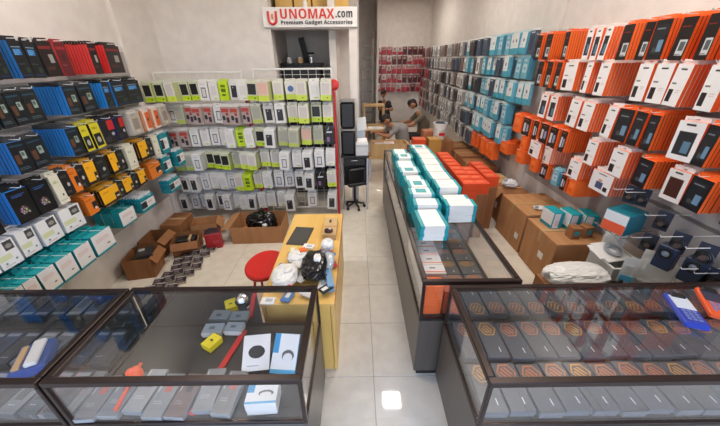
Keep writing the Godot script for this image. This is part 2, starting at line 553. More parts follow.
func define_kinds() -> void:
	var K := rgb(20, 21, 25)
	var W := rgb(232, 230, 228)
	var blue := rgb(32, 124, 202)
	var red := rgb(208, 50, 48)
	var orange := rgb(243, 108, 42)
	var teal := rgb(16, 138, 150)
	var sky := rgb(78, 150, 176)
	var lime := rgb(184, 212, 32)
	var gy := rgb(150, 150, 152)
	kind("bb", "boxed_gadget", "black box, blue lettering, blue sides", K, [["r", 0.15, 0.16, 0.7, 0.03, rgb(130, 160, 190)], ["r", 0.2, 0.22, 0.6, 0.17, rgb(36, 108, 176)], ["t", 0.22, 0.24, 0.55, 3, rgb(120, 180, 225)], ["t", 0.15, 0.6, 0.6, 1, rgb(80, 90, 100)], ["r", 0.55, 0.72, 0.3, 0.14, rgb(40, 62, 46)], ["r", 0.1, 0.9, 0.8, 0.04, rgb(28, 50, 90)]], blue, K, 0.14, 0.235, 0.024)
	kind("bb2", "boxed_gadget", "black box, pale product picture, blue sides", rgb(22, 26, 32), [["r", 0.12, 0.1, 0.75, 0.06, rgb(36, 74, 96)], ["r", 0.5, 0.32, 0.3, 0.26, rgb(150, 168, 158)], ["r", 0.55, 0.36, 0.18, 0.12, rgb(80, 98, 92)], ["r", 0.12, 0.4, 0.28, 0.3, rgb(92, 60, 44)], ["t", 0.1, 0.8, 0.7, 2, rgb(90, 110, 120)]], blue, rgb(60, 62, 66), 0.15, 0.225, 0.024)
	kind("bk", "boxed_gadget", "black box, bright speckled picture, blue sides", rgb(17, 18, 22), [["t", 0.2, 0.14, 0.6, 2, rgb(60, 110, 190)], ["c", 0.45, 0.62, 0.22, rgb(80, 62, 56)], ["speck", 0.25, 0.5, 0.4, 0.26, 26]], blue, K, 0.17, 0.27, 0.03)
	kind("br", "boxed_case", "black box, red title bar, red sides", rgb(32, 20, 20), [["r", 0.1, 0.12, 0.8, 0.09, rgb(124, 32, 32)], ["r", 0.5, 0.36, 0.3, 0.25, rgb(150, 146, 140)], ["t", 0.15, 0.72, 0.6, 2, rgb(110, 60, 56)]], red, rgb(40, 30, 28), 0.15, 0.24, 0.024)
	kind("rd", "boxed_case", "dark red box with red sides", rgb(92, 18, 26), [["r", 0.1, 0.1, 0.8, 0.1, rgb(150, 34, 40)], ["t", 0.2, 0.66, 0.6, 1, rgb(160, 110, 116)], ["c", 0.5, 0.45, 0.2, rgb(62, 14, 20)]], rgb(190, 60, 62), rgb(140, 40, 44), 0.15, 0.24, 0.024)
	kind("yk", "cable_card", "yellow and black cable card", rgb(212, 200, 40), [["r", 0.1, 0.42, 0.8, 0.5, rgb(26, 26, 26)], ["c", 0.5, 0.66, 0.2, rgb(170, 172, 166)], ["t", 0.2, 0.16, 0.6, 2, rgb(60, 58, 20)]], rgb(30, 30, 30), rgb(200, 190, 50), 0.12, 0.225, 0.025)
	kind("rk", "boxed_gadget", "black box, red corner, navy sides", rgb(24, 22, 26), [["r", 0.5, 0.05, 0.5, 0.4, rgb(190, 34, 40)], ["c", 0.75, 0.62, 0.12, rgb(170, 176, 200)], ["r", 0.1, 0.7, 0.4, 0.2, rgb(52, 46, 50)]], rgb(44, 48, 120), K, 0.15, 0.225, 0.03)
	kind("yc", "cable_card", "bright yellow cable card with a dark window", rgb(244, 178, 24), [["r", 0.0, 0.86, 1.0, 0.14, rgb(38, 30, 24)], ["r", 0.72, 0.5, 0.28, 0.36, rgb(30, 28, 30)], ["c", 0.85, 0.72, 0.09, rgb(220, 214, 206)], ["t", 0.15, 0.2, 0.5, 2, rgb(170, 112, 10)]], rgb(34, 28, 26), rgb(196, 140, 40), 0.14, 0.21, 0.026)
	kind("oc", "cable_card", "amber orange cable card with a round window", rgb(226, 122, 34), [["r", 0.55, 0.35, 0.45, 0.4, rgb(34, 30, 32)], ["c", 0.78, 0.72, 0.13, rgb(214, 208, 202)], ["t", 0.12, 0.15, 0.55, 2, rgb(140, 66, 10)]], rgb(196, 102, 30), rgb(206, 122, 50), 0.14, 0.2, 0.026)
	kind("kk2", "cable_card", "black cable card with a white earphone picture", rgb(28, 26, 28), [["c", 0.6, 0.55, 0.14, rgb(200, 196, 190)], ["r", 0.15, 0.15, 0.6, 0.1, rgb(70, 66, 62)], ["t", 0.2, 0.8, 0.6, 2, rgb(120, 116, 110)]], rgb(40, 38, 38), rgb(56, 54, 52), 0.11, 0.2, 0.024)
	kind("wt", "slim_box", "slim cream box with a small green print", rgb(226, 222, 200), [["t", 0.2, 0.2, 0.5, 2, rgb(120, 150, 90)], ["c", 0.6, 0.7, 0.07, rgb(50, 50, 50)], ["r", 0.1, 0.85, 0.8, 0.06, rgb(200, 196, 180)]], rgb(206, 200, 180), rgb(214, 210, 192), 0.12, 0.23, 0.026)
	kind("clr", "clear_pack", "clear blister pack with a grey gadget inside", rgb(186, 178, 166), [["r", 0.2, 0.25, 0.6, 0.5, rgb(150, 140, 128)], ["t", 0.2, 0.08, 0.6, 1, rgb(110, 100, 92)], ["r", 0.3, 0.8, 0.4, 0.1, rgb(206, 200, 192)]], rgb(200, 194, 186), rgb(206, 200, 192), 0.12, 0.2, 0.025)
	kind("oc2", "boxed_case", "white box with a broad orange band", rgb(226, 214, 204), [["r", 0.3, 0.1, 0.7, 0.8, rgb(222, 104, 46)], ["c", 0.65, 0.45, 0.14, rgb(70, 54, 48)]], rgb(224, 150, 110), W, 0.12, 0.22, 0.024)
	kind("tw", "boxed_case", "white and teal box with a dark picture", W, [["r", 0, 0.0, 1, 0.24, teal], ["r", 0, 0.8, 1, 0.2, teal], ["r", 0.0, 0.3, 0.4, 0.46, rgb(40, 44, 48)], ["t", 0.5, 0.4, 0.4, 3, rgb(180, 130, 130)]], teal, W, 0.14, 0.23, 0.03)
	kind("wb", "speaker_carton", "white carton printed with a dark speaker", W, [["r", 0.5, 0.06, 0.42, 0.36, rgb(66, 64, 66)], ["c", 0.7, 0.24, 0.14, rgb(150, 148, 140)], ["r", 0.06, 0.5, 0.6, 0.2, rgb(214, 216, 170)], ["c", 0.25, 0.82, 0.06, rgb(120, 120, 118)], ["c", 0.75, 0.78, 0.06, rgb(120, 120, 118)], ["t", 0.15, 0.9, 0.6, 1, rgb(190, 150, 150)]], rgb(206, 206, 208), W, 0.19, 0.22, 0.1, "carton")
	kind("tl", "boxed_gadget_carton", "white-fronted carton with teal sides", W, [["t", 0.15, 0.25, 0.7, 4, rgb(216, 178, 170)], ["r", 0.62, 0.66, 0.16, 0.06, rgb(80, 74, 80)], ["r", 0, 0.9, 1, 0.1, teal]], rgb(16, 146, 150), rgb(16, 130, 136), 0.17, 0.17, 0.09, "carton")
	kind("ko", "phone_case_box", "black box, red lettering, white label, orange sides", rgb(26, 20, 20), [["r", 0.15, 0.2, 0.6, 0.03, rgb(150, 34, 30)], ["r", 0.36, 0.52, 0.56, 0.38, rgb(196, 200, 202)], ["r", 0.46, 0.57, 0.36, 0.22, rgb(84, 90, 92)], ["t", 0.4, 0.85, 0.5, 1, rgb(90, 90, 90)]], orange, orange, 0.15, 0.24, 0.024)
	kind("kb", "phone_case_box", "black window box, bluish screen, orange sides", rgb(24, 24, 28), [["r", 0.12, 0.12, 0.76, 0.76, rgb(34, 36, 42)], ["r", 0.5, 0.5, 0.32, 0.3, rgb(108, 140, 168)], ["r", 0.2, 0.2, 0.5, 0.04, rgb(120, 126, 132)], ["c", 0.35, 0.75, 0.12, rgb(70, 76, 74)]], orange, orange, 0.15, 0.22, 0.024)
	kind("kw", "phone_case_box", "dark box, white earbuds, orange sides", rgb(36, 28, 28), [["r", 0.15, 0.3, 0.28, 0.5, rgb(206, 206, 210)], ["r", 0.55, 0.35, 0.25, 0.4, rgb(150, 158, 190)], ["t", 0.2, 0.1, 0.6, 1, rgb(220, 130, 90)]], orange, orange, 0.14, 0.2, 0.024)
	kind("wo", "cable_box", "white box, small black window, orange sides", rgb(236, 234, 234), [["r", 0.3, 0.1, 0.4, 0.04, rgb(60, 56, 56)], ["r", 0.12, 0.44, 0.3, 0.04, rgb(110, 106, 106)], ["r", 0.1, 0.6, 0.32, 0.3, rgb(34, 28, 30)], ["t", 0.55, 0.6, 0.35, 2, rgb(214, 196, 190)]], orange, W, 0.16, 0.25, 0.026)
	kind("wo2", "window_box", "white box, large dark window, orange sides", rgb(234, 232, 232), [["r", 0.3, 0.07, 0.36, 0.05, rgb(60, 56, 58)], ["r", 0.16, 0.27, 0.68, 0.6, rgb(40, 42, 46)], ["r", 0.45, 0.5, 0.3, 0.3, rgb(90, 124, 150)]], orange, W, 0.15, 0.24, 0.026)
	kind("wbr", "window_box", "white box, brown window, orange sides", rgb(228, 222, 218), [["r", 0.3, 0.07, 0.36, 0.05, rgb(60, 56, 58)], ["r", 0.16, 0.25, 0.68, 0.62, rgb(70, 38, 30)]], orange, W, 0.15, 0.24, 0.026)
	kind("wfig", "window_box", "white box, blue-grey figure print, orange sides", rgb(232, 228, 228), [["r", 0.3, 0.1, 0.4, 0.04, rgb(60, 56, 58)], ["r", 0.3, 0.5, 0.34, 0.34, rgb(74, 86, 116)], ["c", 0.45, 0.42, 0.1, rgb(196, 150, 130)], ["r", 0.7, 0.66, 0.2, 0.22, rgb(40, 40, 44)]], rgb(226, 110, 70), W, 0.16, 0.2, 0.026)
	kind("po", "cable_box", "white box with salmon sides", rgb(228, 218, 212), [["r", 0.1, 0.1, 0.4, 0.05, rgb(120, 106, 100)], ["r", 0.1, 0.6, 0.25, 0.3, rgb(120, 124, 128)]], rgb(232, 132, 98), W, 0.13, 0.2, 0.026)
	kind("oo", "cable_box", "plain orange box", orange, [["r", 0.2, 0.2, 0.6, 0.3, rgb(250, 130, 70)], ["t", 0.2, 0.65, 0.6, 2, rgb(160, 50, 20)]], orange, orange, 0.13, 0.2, 0.026)
	kind("te", "screen_guard_box", "pale blue box with a white label", rgb(112, 168, 184), [["r", 0.15, 0.3, 0.7, 0.4, rgb(176, 206, 216)], ["t", 0.2, 0.1, 0.6, 2, rgb(226, 240, 244)], ["c", 0.5, 0.5, 0.12, rgb(110, 110, 130)]], sky, rgb(140, 196, 210), 0.14, 0.24, 0.022)
	kind("te2", "screen_guard_box", "white box with a blue-green foot", rgb(216, 222, 222), [["r", 0, 0.7, 1, 0.3, rgb(64, 156, 178)], ["c", 0.5, 0.35, 0.14, rgb(120, 110, 124)], ["t", 0.2, 0.55, 0.6, 1, rgb(150, 170, 178)]], rgb(92, 172, 196), rgb(196, 214, 216), 0.14, 0.24, 0.022)
	kind("g1", "phone_cover_pack", "white phone cover pack", rgb(226, 224, 222), [["r", 0.2, 0.3, 0.6, 0.56, rgb(120, 116, 116)], ["t", 0.2, 0.06, 0.6, 1, rgb(90, 90, 90)]], rgb(150, 148, 146), W, 0.12, 0.22, 0.025)
	kind("g2", "phone_cover_pack", "black phone cover pack", rgb(52, 50, 54), [["r", 0.2, 0.2, 0.6, 0.66, rgb(30, 30, 34)], ["r", 0.2, 0.06, 0.6, 0.06, rgb(190, 190, 190)]], rgb(60, 60, 62), W, 0.12, 0.22, 0.025)
	kind("g3", "phone_cover_pack", "brown phone cover pack", rgb(140, 118, 108), [["r", 0.2, 0.2, 0.6, 0.66, rgb(112, 84, 76)], ["r", 0.2, 0.06, 0.6, 0.06, rgb(210, 200, 196)]], rgb(110, 96, 90), W, 0.12, 0.22, 0.025)
	kind("g4", "phone_cover_pack", "navy phone cover pack", rgb(60, 76, 98), [["r", 0.2, 0.2, 0.6, 0.66, rgb(40, 54, 78)], ["r", 0.2, 0.06, 0.6, 0.06, rgb(200, 206, 210)]], rgb(86, 98, 112), W, 0.12, 0.22, 0.025)
	kind("fr", "red_pack", "red hanging pack with a pale top", rgb(168, 40, 56), [["r", 0.12, 0.05, 0.76, 0.36, rgb(206, 180, 176)], ["r", 0.25, 0.12, 0.4, 0.22, rgb(120, 90, 92)]], rgb(150, 34, 50), W, 0.16, 0.27, 0.03)
	kind("fw", "red_pack", "white hanging pack with a red foot", rgb(208, 192, 188), [["r", 0, 0.62, 1, 0.38, rgb(160, 36, 52)], ["r", 0.25, 0.15, 0.5, 0.35, rgb(140, 116, 116)]], rgb(150, 40, 52), W, 0.16, 0.27, 0.03)
	kind("fd", "red_pack", "dark maroon hanging pack", rgb(100, 34, 42), [["r", 0.15, 0.12, 0.6, 0.2, rgb(190, 160, 156)], ["r", 0.2, 0.4, 0.6, 0.45, rgb(70, 30, 36)]], rgb(120, 40, 46), W, 0.16, 0.27, 0.03)
	kind("lk", "phone_cover_card", "lime-footed card, black phone cover", rgb(196, 196, 170), [["r", 0.12, 0.1, 0.76, 0.58, rgb(26, 26, 28)], ["r", 0, 0.74, 1, 0.26, lime], ["c", 0.7, 0.86, 0.07, rgb(60, 66, 20)], ["t", 0.15, 0.8, 0.4, 1, rgb(120, 140, 20)]], rgb(170, 184, 90), rgb(206, 206, 190), 0.13, 0.24, 0.024)
	kind("lw", "phone_cover_card", "lime-footed white card, clear phone cover", rgb(216, 212, 204), [["r", 0.15, 0.08, 0.7, 0.6, rgb(200, 192, 186)], ["r", 0, 0.7, 1, 0.3, rgb(196, 214, 72)], ["c", 0.6, 0.84, 0.06, rgb(80, 90, 30)]], rgb(186, 192, 132), rgb(212, 210, 200), 0.13, 0.24, 0.024)
	kind("lb", "phone_cover_card", "lime-footed white card with a blue round print", rgb(216, 214, 208), [["c", 0.5, 0.4, 0.28, rgb(70, 100, 160)], ["r", 0, 0.7, 1, 0.3, rgb(196, 214, 72)]], rgb(186, 192, 132), rgb(212, 210, 200), 0.13, 0.24, 0.024)
	kind("lp", "phone_cover_card", "lime-footed card with a pink cover", rgb(214, 186, 172), [["r", 0.12, 0.08, 0.76, 0.56, rgb(214, 172, 156)], ["r", 0, 0.7, 1, 0.3, rgb(196, 214, 72)]], rgb(186, 192, 132), rgb(212, 206, 196), 0.13, 0.24, 0.024)
	kind("wl", "phone_cover_box", "white box outlined with a grey phone", rgb(222, 220, 218), [["r", 0.26, 0.3, 0.5, 0.56, rgb(70, 70, 74)], ["r", 0.32, 0.35, 0.38, 0.46, rgb(206, 204, 202)], ["t", 0.2, 0.12, 0.5, 1, rgb(150, 150, 150)]], rgb(200, 198, 196), rgb(226, 224, 220), 0.13, 0.23, 0.026)
	kind("ww", "phone_cover_box", "plain white box with a small green foot", rgb(220, 218, 214), [["r", 0.4, 0.86, 0.4, 0.08, rgb(190, 204, 80)], ["r", 0.2, 0.2, 0.6, 0.5, rgb(210, 206, 202)]], rgb(204, 202, 200), rgb(224, 222, 218), 0.13, 0.23, 0.026)
	kind("wk", "phone_cover_box", "white box with a black phone silhouette", rgb(214, 212, 208), [["r", 0.2, 0.2, 0.6, 0.66, rgb(44, 42, 46)], ["c", 0.4, 0.3, 0.08, rgb(150, 150, 150)]], rgb(196, 194, 192), rgb(224, 222, 218), 0.13, 0.23, 0.026)
	kind("li", "phone_cover_card", "bright lime card with dark lettering", lime, [["r", 0.25, 0.15, 0.5, 0.14, rgb(100, 120, 20)], ["r", 0.25, 0.36, 0.5, 0.2, rgb(90, 108, 20)], ["r", 0.3, 0.64, 0.4, 0.12, rgb(80, 96, 24)]], rgb(200, 214, 60), lime, 0.13, 0.24, 0.024)
	kind("rm", "charm_card", "clear card of small red and black charms", rgb(170, 150, 146), [["speck", 0.05, 0.3, 0.8, 0.6, 40], ["r", 0.05, 0.1, 0.85, 0.22, rgb(176, 66, 58)], ["r", 0.1, 0.5, 0.3, 0.25, rgb(40, 36, 42)], ["r", 0.5, 0.6, 0.3, 0.3, rgb(34, 34, 44)], ["r", 0.5, 0.35, 0.3, 0.15, rgb(150, 50, 46)]], rgb(180, 170, 164), rgb(216, 212, 206), 0.14, 0.22, 0.02)
	kind("ck", "phone_cover_box", "black box with white lettering", rgb(26, 26, 30), [["r", 0.2, 0.2, 0.6, 0.1, rgb(206, 206, 210)], ["r", 0.2, 0.55, 0.3, 0.3, rgb(130, 96, 140)]], rgb(60, 60, 66), rgb(60, 60, 62), 0.13, 0.23, 0.024)
	kind("cl", "phone_cover_card", "clear card with a grey-green cover", rgb(176, 174, 158), [["r", 0.15, 0.1, 0.7, 0.6, rgb(160, 160, 146)], ["r", 0, 0.78, 1, 0.22, rgb(176, 190, 90)]], rgb(168, 172, 140), rgb(206, 204, 192), 0.13, 0.23, 0.024)

# the same boxes with black sides, hung singly
func dark_sided() -> void:
	for k in ["bb", "bb2", "bk", "br"]:
		var d: Dictionary = kinds[k].duplicate()
		d.side = mat("side_black", rgb(24, 25, 30), 0.45)
		d.desc = d.desc.get_slice(", blue sides", 0).get_slice(", red sides", 0) + ", black sides"
		kinds[k + "_s"] = d

# meshes of one pack: box (printed front), slotted hang tab, and both joined for the packs that show only their edges
func pack_meshes(k: String, w: float, h: float) -> Dictionary:
	var key := "%s %.3f %.3f" % [k, w, h]
	if packs.has(key):
		return packs[key]
	var kd: Dictionary = kinds[k]
	var t: float = kd.t
	var made := {}
	for which in ["box", "tab", "whole"]:
		var mesh := ArrayMesh.new()
		if which != "tab":
			var st := SurfaceTool.new()
			st.begin(Mesh.PRIMITIVE_TRIANGLES)
			var x := w * 0.5
			var y0 := -0.014
			var y1 := -0.014 - h
			poly(st, [Vector3(-x, y0, -t), Vector3(-x, y1, -t), Vector3(x, y1, -t), Vector3(x, y0, -t)], Vector3.FORWARD)
			for s in [-1, 1]:
				poly(st, [Vector3(s * x, y0, -t), Vector3(s * x, y1, -t), Vector3(s * x, y1, 0), Vector3(s * x, y0, 0)], Vector3(s, 0, 0))
			poly(st, [Vector3(-x, y0, -t), Vector3(x, y0, -t), Vector3(x, y0, 0), Vector3(-x, y0, 0)], Vector3.UP)
			poly(st, [Vector3(-x, y1, -t), Vector3(x, y1, -t), Vector3(x, y1, 0), Vector3(-x, y1, 0)], Vector3.DOWN)
			st.commit(mesh)
			mesh.surface_set_material(0, kd.side)
			st = SurfaceTool.new()
			st.begin(Mesh.PRIMITIVE_TRIANGLES)
			var q := [Vector3(-x, y0, 0), Vector3(x, y0, 0), Vector3(x, y1, 0), Vector3(-x, y1, 0)]
			var uv := [Vector2(0, 0), Vector2(1, 0), Vector2(1, 1), Vector2(0, 1)]
			for id in [0, 1, 2, 0, 2, 3]:
				st.set_normal(Vector3(0, 0, 1))
				st.set_uv(uv[id])
				st.add_vertex(q[id])
			st.commit(mesh)
			mesh.surface_set_material(1, kd.front)
		if which != "box":
			var st2 := SurfaceTool.new()
			st2.begin(Mesh.PRIMITIVE_TRIANGLES)
			var tw := w * 0.92
			var zt := -t + 0.004
			var hole := minf(0.036, tw * 0.4)
			for b in [[-tw * 0.5, -hole * 0.5, -0.016, 0.016], [hole * 0.5, tw * 0.5, -0.016, 0.016], [-hole * 0.5, hole * 0.5, 0.005, 0.016], [-hole * 0.5, hole * 0.5, -0.016, -0.006]]:
				var a0 := Vector3(b[0], b[2], zt)
				var a1 := Vector3(b[1], b[3], zt + 0.0015)
				for ax in 3:
					for sg in [0, 1]:
						var f := []
						for c in [[0, 0], [1, 0], [1, 1], [0, 1]]:
							var p := Vector3.ZERO
							p[ax] = a1[ax] if sg else a0[ax]
							p[(ax + 1) % 3] = a1[(ax + 1) % 3] if c[0] else a0[(ax + 1) % 3]
							p[(ax + 2) % 3] = a1[(ax + 2) % 3] if c[1] else a0[(ax + 2) % 3]
							f.append(p)
						var n := Vector3.ZERO
						n[ax] = 1 if sg else -1
						poly(st2, f, n)
			st2.commit(mesh)
			mesh.surface_set_material(mesh.get_surface_count() - 1, kd.tab)
		made[which] = mesh
	packs[key] = made
	return made

# packs one behind another on one hook; at is the hook point of the front pack, yaw the way it faces
func hang(k: String, n: int, at: Vector3, yaw: float, w: float, h: float, label_front: String, label_rest: String, group: String, parts := true) -> void:
	var kd: Dictionary = kinds[k]
	var me := pack_meshes(k, w, h)
	var away: Vector3 = Vector3(sin(yaw), 0, cos(yaw)) * -(kd.t + 0.004)
	var lean := rng.randf_range(-0.01, 0.03)
	var roll := rng.randf_range(-0.04, 0.04)
	for i in n:
		var o: Node3D
		if i == 0 and parts:
			o = Node3D.new()
			part(o, "box", me.box, null)
			part(o, "hang_tab", me.tab, null)
		else:
			var mi := MeshInstance3D.new()
			mi.mesh = me.whole
			o = mi
		o.name = numbered(kd.nm)
		add_child(o)
		o.position = at + away * i + Vector3(0, rng.randf_range(-0.004, 0.002), 0)
		o.rotation = Vector3(lean, yaw + rng.randf_range(-0.008, 0.008), roll + rng.randf_range(-0.01, 0.01))
		tag(o, label_front if i == 0 or label_rest == "" else label_rest, kd.cat, group)

func hook(wall: Node3D, from: Vector3, to: Vector3) -> void:
	var key := "hook %.3f %d" % [from.distance_to(to), int(signf(to.x - from.x)) * 2 + int(signf(to.z - from.z))]
	if not boxes.has(key):
		var d := to - from
		boxes[key] = rod([Vector3.ZERO, d, d + d.normalized() * 0.012 + Vector3(0, 0.014, 0)], 0.0032, 5)
	part(wall, "hook", boxes[key], mats["white_metal"], from)

# rows: [height of hook, pack height, [[px0, px1, kind, count], ...]] for a side wall; s is -1 or 1
func side_rows(s: int, rows: Array, where: String, group: String) -> void:
	var xw := WALL_L if s < 0 else WALL_R
	var wall := wall_left if s < 0 else wall_right
	var yaw := PI / 2 if s < 0 else -PI / 2
	for ri in rows.size():
		var row: Array = rows[ri]
		var xf: float = row[3] if row.size() > 3 else (FRONT_L if s < 0 else FRONT_R)
		var hooks: Array = row[2].duplicate()
		hooks.sort_custom(func(a, b): return a[0] > b[0] if s > 0 else a[0] < b[0])
		for hi in hooks.size():
			var hk: Array = hooks[hi]
			var h: float = row[0]
			var kd: Dictionary = kinds[hk[2]]
			var hmid: float = h - row[1] * 0.5
			var za := z_at(hk[0], xf, hmid)
			var zb := z_at(hk[1], xf, hmid)
			var w := clampf(absf(za - zb) - 0.004, 0.09, 0.26)
			w = snappedf(w, 0.01)
			var ph: float = snappedf(minf(row[1], kd.h * 1.35) * (0.84 if hk[2] in ["yc", "oc", "kk2"] else 1.0), 0.01)
			var z := (za + zb) * 0.5
			var n: int = hk[3]
			n = mini(n, int((absf(xw - xf) - 0.03) / (kd.t + 0.004)))
			if n <= 2 and kinds.has(hk[2] + "_s"):
				hk[2] = hk[2] + "_s"
			var hn: String = ORD[mini(hi, 15)]
			hang(hk[2], n, v3(xf, h, z), yaw + rng.randf_range(-0.03, 0.03), w, ph, "%s, front on %s hook, %s row, %s" % [kd.desc, hn, ORD[ri], where], "%s, rear one, %s hook, %s row, %s" % [kd.desc, hn, ORD[ri], where], group)
			hook(wall, v3(xw, h, z), v3(xf - s * 0.045, h, z))
		var zc := 3.3 if s < 0 else 4.0
		bx(wall, "hook_rail", Vector3(0.012, 0.035, 3.4 if s < 0 else 4.6), v3(xw - s * 0.006, row[0], zc), mats["white_metal"])

func fill_left_wall() -> void:
	side_rows(-1, [
		[2.455, 0.25, [[-24, -10, "bb", 4], [-9, 3, "bb", 2], [13, 27, "bb", 6], [28, 40, "bb", 1], [41, 56, "br", 1], [58, 70, "rd", 2], [91, 99, "br", 10], [107, 122, "br", 5]]],
		[2.125, 0.225, [[-22, -6, "bb2", 3], [-5, 8, "bb2", 1], [9, 24, "bb2", 1], [25, 40, "bb2", 2], [66, 79, "bb2", 10], [80, 94, "bb2", 1], [104, 112, "bb", 6], [113, 126, "bb", 3], [127, 140, "bb", 2]]],
		[1.80, 0.225, [[-24, -8, "bb2", 3], [13, 29, "bb2", 7], [29, 46, "bb2", 2], [69, 81, "bb2", 10], [82, 90, "yk", 3], [92, 101, "yk", 3], [102, 115, "rk", 4], [116, 125, "rk", 3], [131, 141, "clr", 4], [144, 150, "oc2", 5], [153, 159, "oc2", 4], [161, 168, "clr", 3]]],
		[1.49, 0.25, [[-24, -4, "bk", 4], [12, 33, "bk", 4], [34, 52, "bk", 2], [54, 63, "wt", 2], [64, 70, "kk2", 2], [71, 79, "oc", 5], [80, 85, "kk2", 3], [87, 97, "yc", 5], [98, 108, "kk2", 4], [111, 118, "yc", 4], [119, 125, "kk2", 3], [128, 136, "wt", 4], [140, 148, "yc", 5], [149, 152, "kk2", 3], [154, 159, "wt", 3], [161, 168, "tw", 4]]],
		[1.2, 0.2, [[-30, -6, "wb", 2], [-4, 17, "wb", 2], [20, 37, "wb", 2], [39, 59, "wb", 2], [62, 82, "wb", 2], [87, 97, "oc", 4], [102, 119, "yc", 5], [120, 122, "kk2", 3], [124, 133, "yc", 5], [134, 137, "kk2", 3], [139, 146, "yc", 4], [150, 161, "oc", 4], [164, 171, "tw", 4], [177, 184, "tw", 3]]],
		[0.93, 0.2, [[14, 28, "tl", 5], [29, 40, "tl", 5], [42, 58, "tl", 5], [60, 75, "tl", 5], [77, 92, "tl", 5], [94, 113, "tl", 5]], -2.36],
		[0.9, 0.17, [[121, 135, "tl", 3], [142, 154, "tw", 8], [170, 180, "tw", 4]]],
	], "blue-pack wall", "packs hung on the wall of blue packs")

func fill_right_wall() -> void:
	side_rows(1, [
		[2.57, 0.275, [[536, 541, "ko", 3], [545, 551, "ko", 6], [563, 568, "ko", 10], [585, 591, "wo2", 3], [593, 600, "wo2", 3], [603, 610, "wo2", 5], [620, 631, "ko", 8], [642, 650, "ko", 2], [651, 667, "kb", 5], [677, 692, "ko", 6], [702, 717, "ko", 9], [735, 752, "ko", 8]]],
		[2.265, 0.29, [[537, 542, "ko", 4], [546, 551, "ko", 4], [555, 560, "ko", 3], [563, 575, "wo", 6], [584, 590, "wo", 5], [597, 608, "wo", 10], [635, 648, "wo", 4], [651, 669, "wo", 2], [671, 687, "wo", 10], [703, 722, "wo", 8], [740, 760, "wo", 8]]],
		[1.90, 0.28, [[540, 547, "wo2", 2], [549, 556, "wo2", 6], [569, 579, "wo", 2], [581, 592, "wo", 10], [605, 615, "wo", 3], [616, 630, "kb", 3], [632, 643, "kb", 3], [646, 654, "kb", 10], [673, 699, "wo2", 3], [701, 715, "kb", 9], [735, 755, "kb", 9]]],
		[1.56, 0.24, [[514, 521, "oo", 5], [523, 530, "kw", 8], [533, 538, "kw", 4], [540, 548, "kw", 2], [549, 557, "kw", 5], [560, 566, "kw", 10], [586, 596, "wo", 9], [610, 625, "wo", 4], [636, 650, "kb", 10], [665, 685, "wbr", 3], [687, 708, "kb", 10], [730, 750, "kb", 10]]],
		[1.31, 0.2, [[521, 526, "oo", 6], [529, 541, "wo", 4], [544, 551, "po", 9], [569, 580, "wo", 8], [591, 612, "wfig", 7]]],
		[1.10, 0.18, [[500, 508, "oo", 8], [516, 523, "oo", 6], [530, 536, "oo", 8], [541, 547, "kw", 3], [552, 558, "te", 3], [561, 566, "kw", 2], [568, 575, "oo", 10]]],
	], "carton wall", "packs hung on the wall above the cartons")
	# farther along the same wall: teal and white boxes, then phone covers, to the far corner
	var hs := [2.64, 2.32, 1.98, 1.64, 1.3, 0.96]
	for ri in 6:
		var z: float = [4.72, 4.76, 4.6, 5.05, 4.95, 5.3][ri]
		var nth := 0
		while z < 7.6:
			var r := rng.randf()
			var k := "te" if r < 0.36 else ("te2" if r < 0.84 else "g4")
			if z > 6.4 and rng.randf() < 0.65:
				k = "g1" if r < 0.5 else ("g4" if r < 0.7 else "g2")
			if ri == 5 and z < 6.4:
				k = "oo"
			var kd: Dictionary = kinds[k]
			var n := rng.randi_range(2, 4) if rng.randf() < 0.6 else rng.randi_range(5, 6)
			hang(k, n, v3(FRONT_R + rng.randf_range(-0.04, 0.06), hs[ri], z), -PI / 2, 0.16, 0.28, "%s, front, %s hook, %s row, past orange packs" % [kd.desc, ORD[mini(nth, 15)], ORD[ri]], "%s, rear, %s hook, %s row, past orange packs" % [kd.desc, ORD[mini(nth, 15)], ORD[ri]], "packs hung beyond the orange ones", z < 6.2)
			hook(wall_right, v3(WALL_R, hs[ri], z), v3(FRONT_R - 0.06, hs[ri], z))
			z += rng.randf_range(0.17, 0.21)
			nth += 1
		while z < 12.6:
			var k2: String = ["g1", "g2", "g1", "g3", "g1", "g4"][rng.randi_range(0, 5)] if z < 11.2 else ["fd", "fr", "fd", "g3"][rng.randi_range(0, 3)]
			var kd2: Dictionary = kinds[k2]
			hang(k2, 2 if z < 10.3 else 1, v3(FRONT_R + rng.randf_range(-0.02, 0.08), hs[ri], z), -PI / 2, 0.14, 0.27, "%s, %s row, deep end of the passage wall" % [kd2.desc, ORD[ri]], "", "phone covers hung deep in the passage", false)
			z += rng.randf_range(0.17, 0.22)
		bx(wall_right, "hook_rail", Vector3(0.012, 0.035, 8.2), v3(WALL_R - 0.006, hs[ri], 8.6), mats["white_metal"])

func fill_far_wall() -> void:
	var hs := [2.72, 2.4, 2.08, 1.76, 1.44]
	for ri in 5:
		var x := 0.62
		while x < 2.5:
			var k: String = ["fr", "fw", "fd", "fr"][rng.randi_range(0, 3)]
			var kd: Dictionary = kinds[k]
			hang(k, 1, v3(x, hs[ri], 12.6 + rng.randf_range(0, 0.1)), 0.0, 0.16, 0.27, "%s, %s row of the far end wall" % [kd.desc, ORD[ri]], "", "red packs on the far end wall", false)
			hook(wall_far, v3(x, hs[ri], 12.82), v3(x, hs[ri], 12.55))
			x += rng.randf_range(0.18, 0.21)
		bx(wall_far, "hook_rail", Vector3(2.1, 0.035, 0.012), v3(1.5, hs[ri], 12.815), mats["white_metal"])

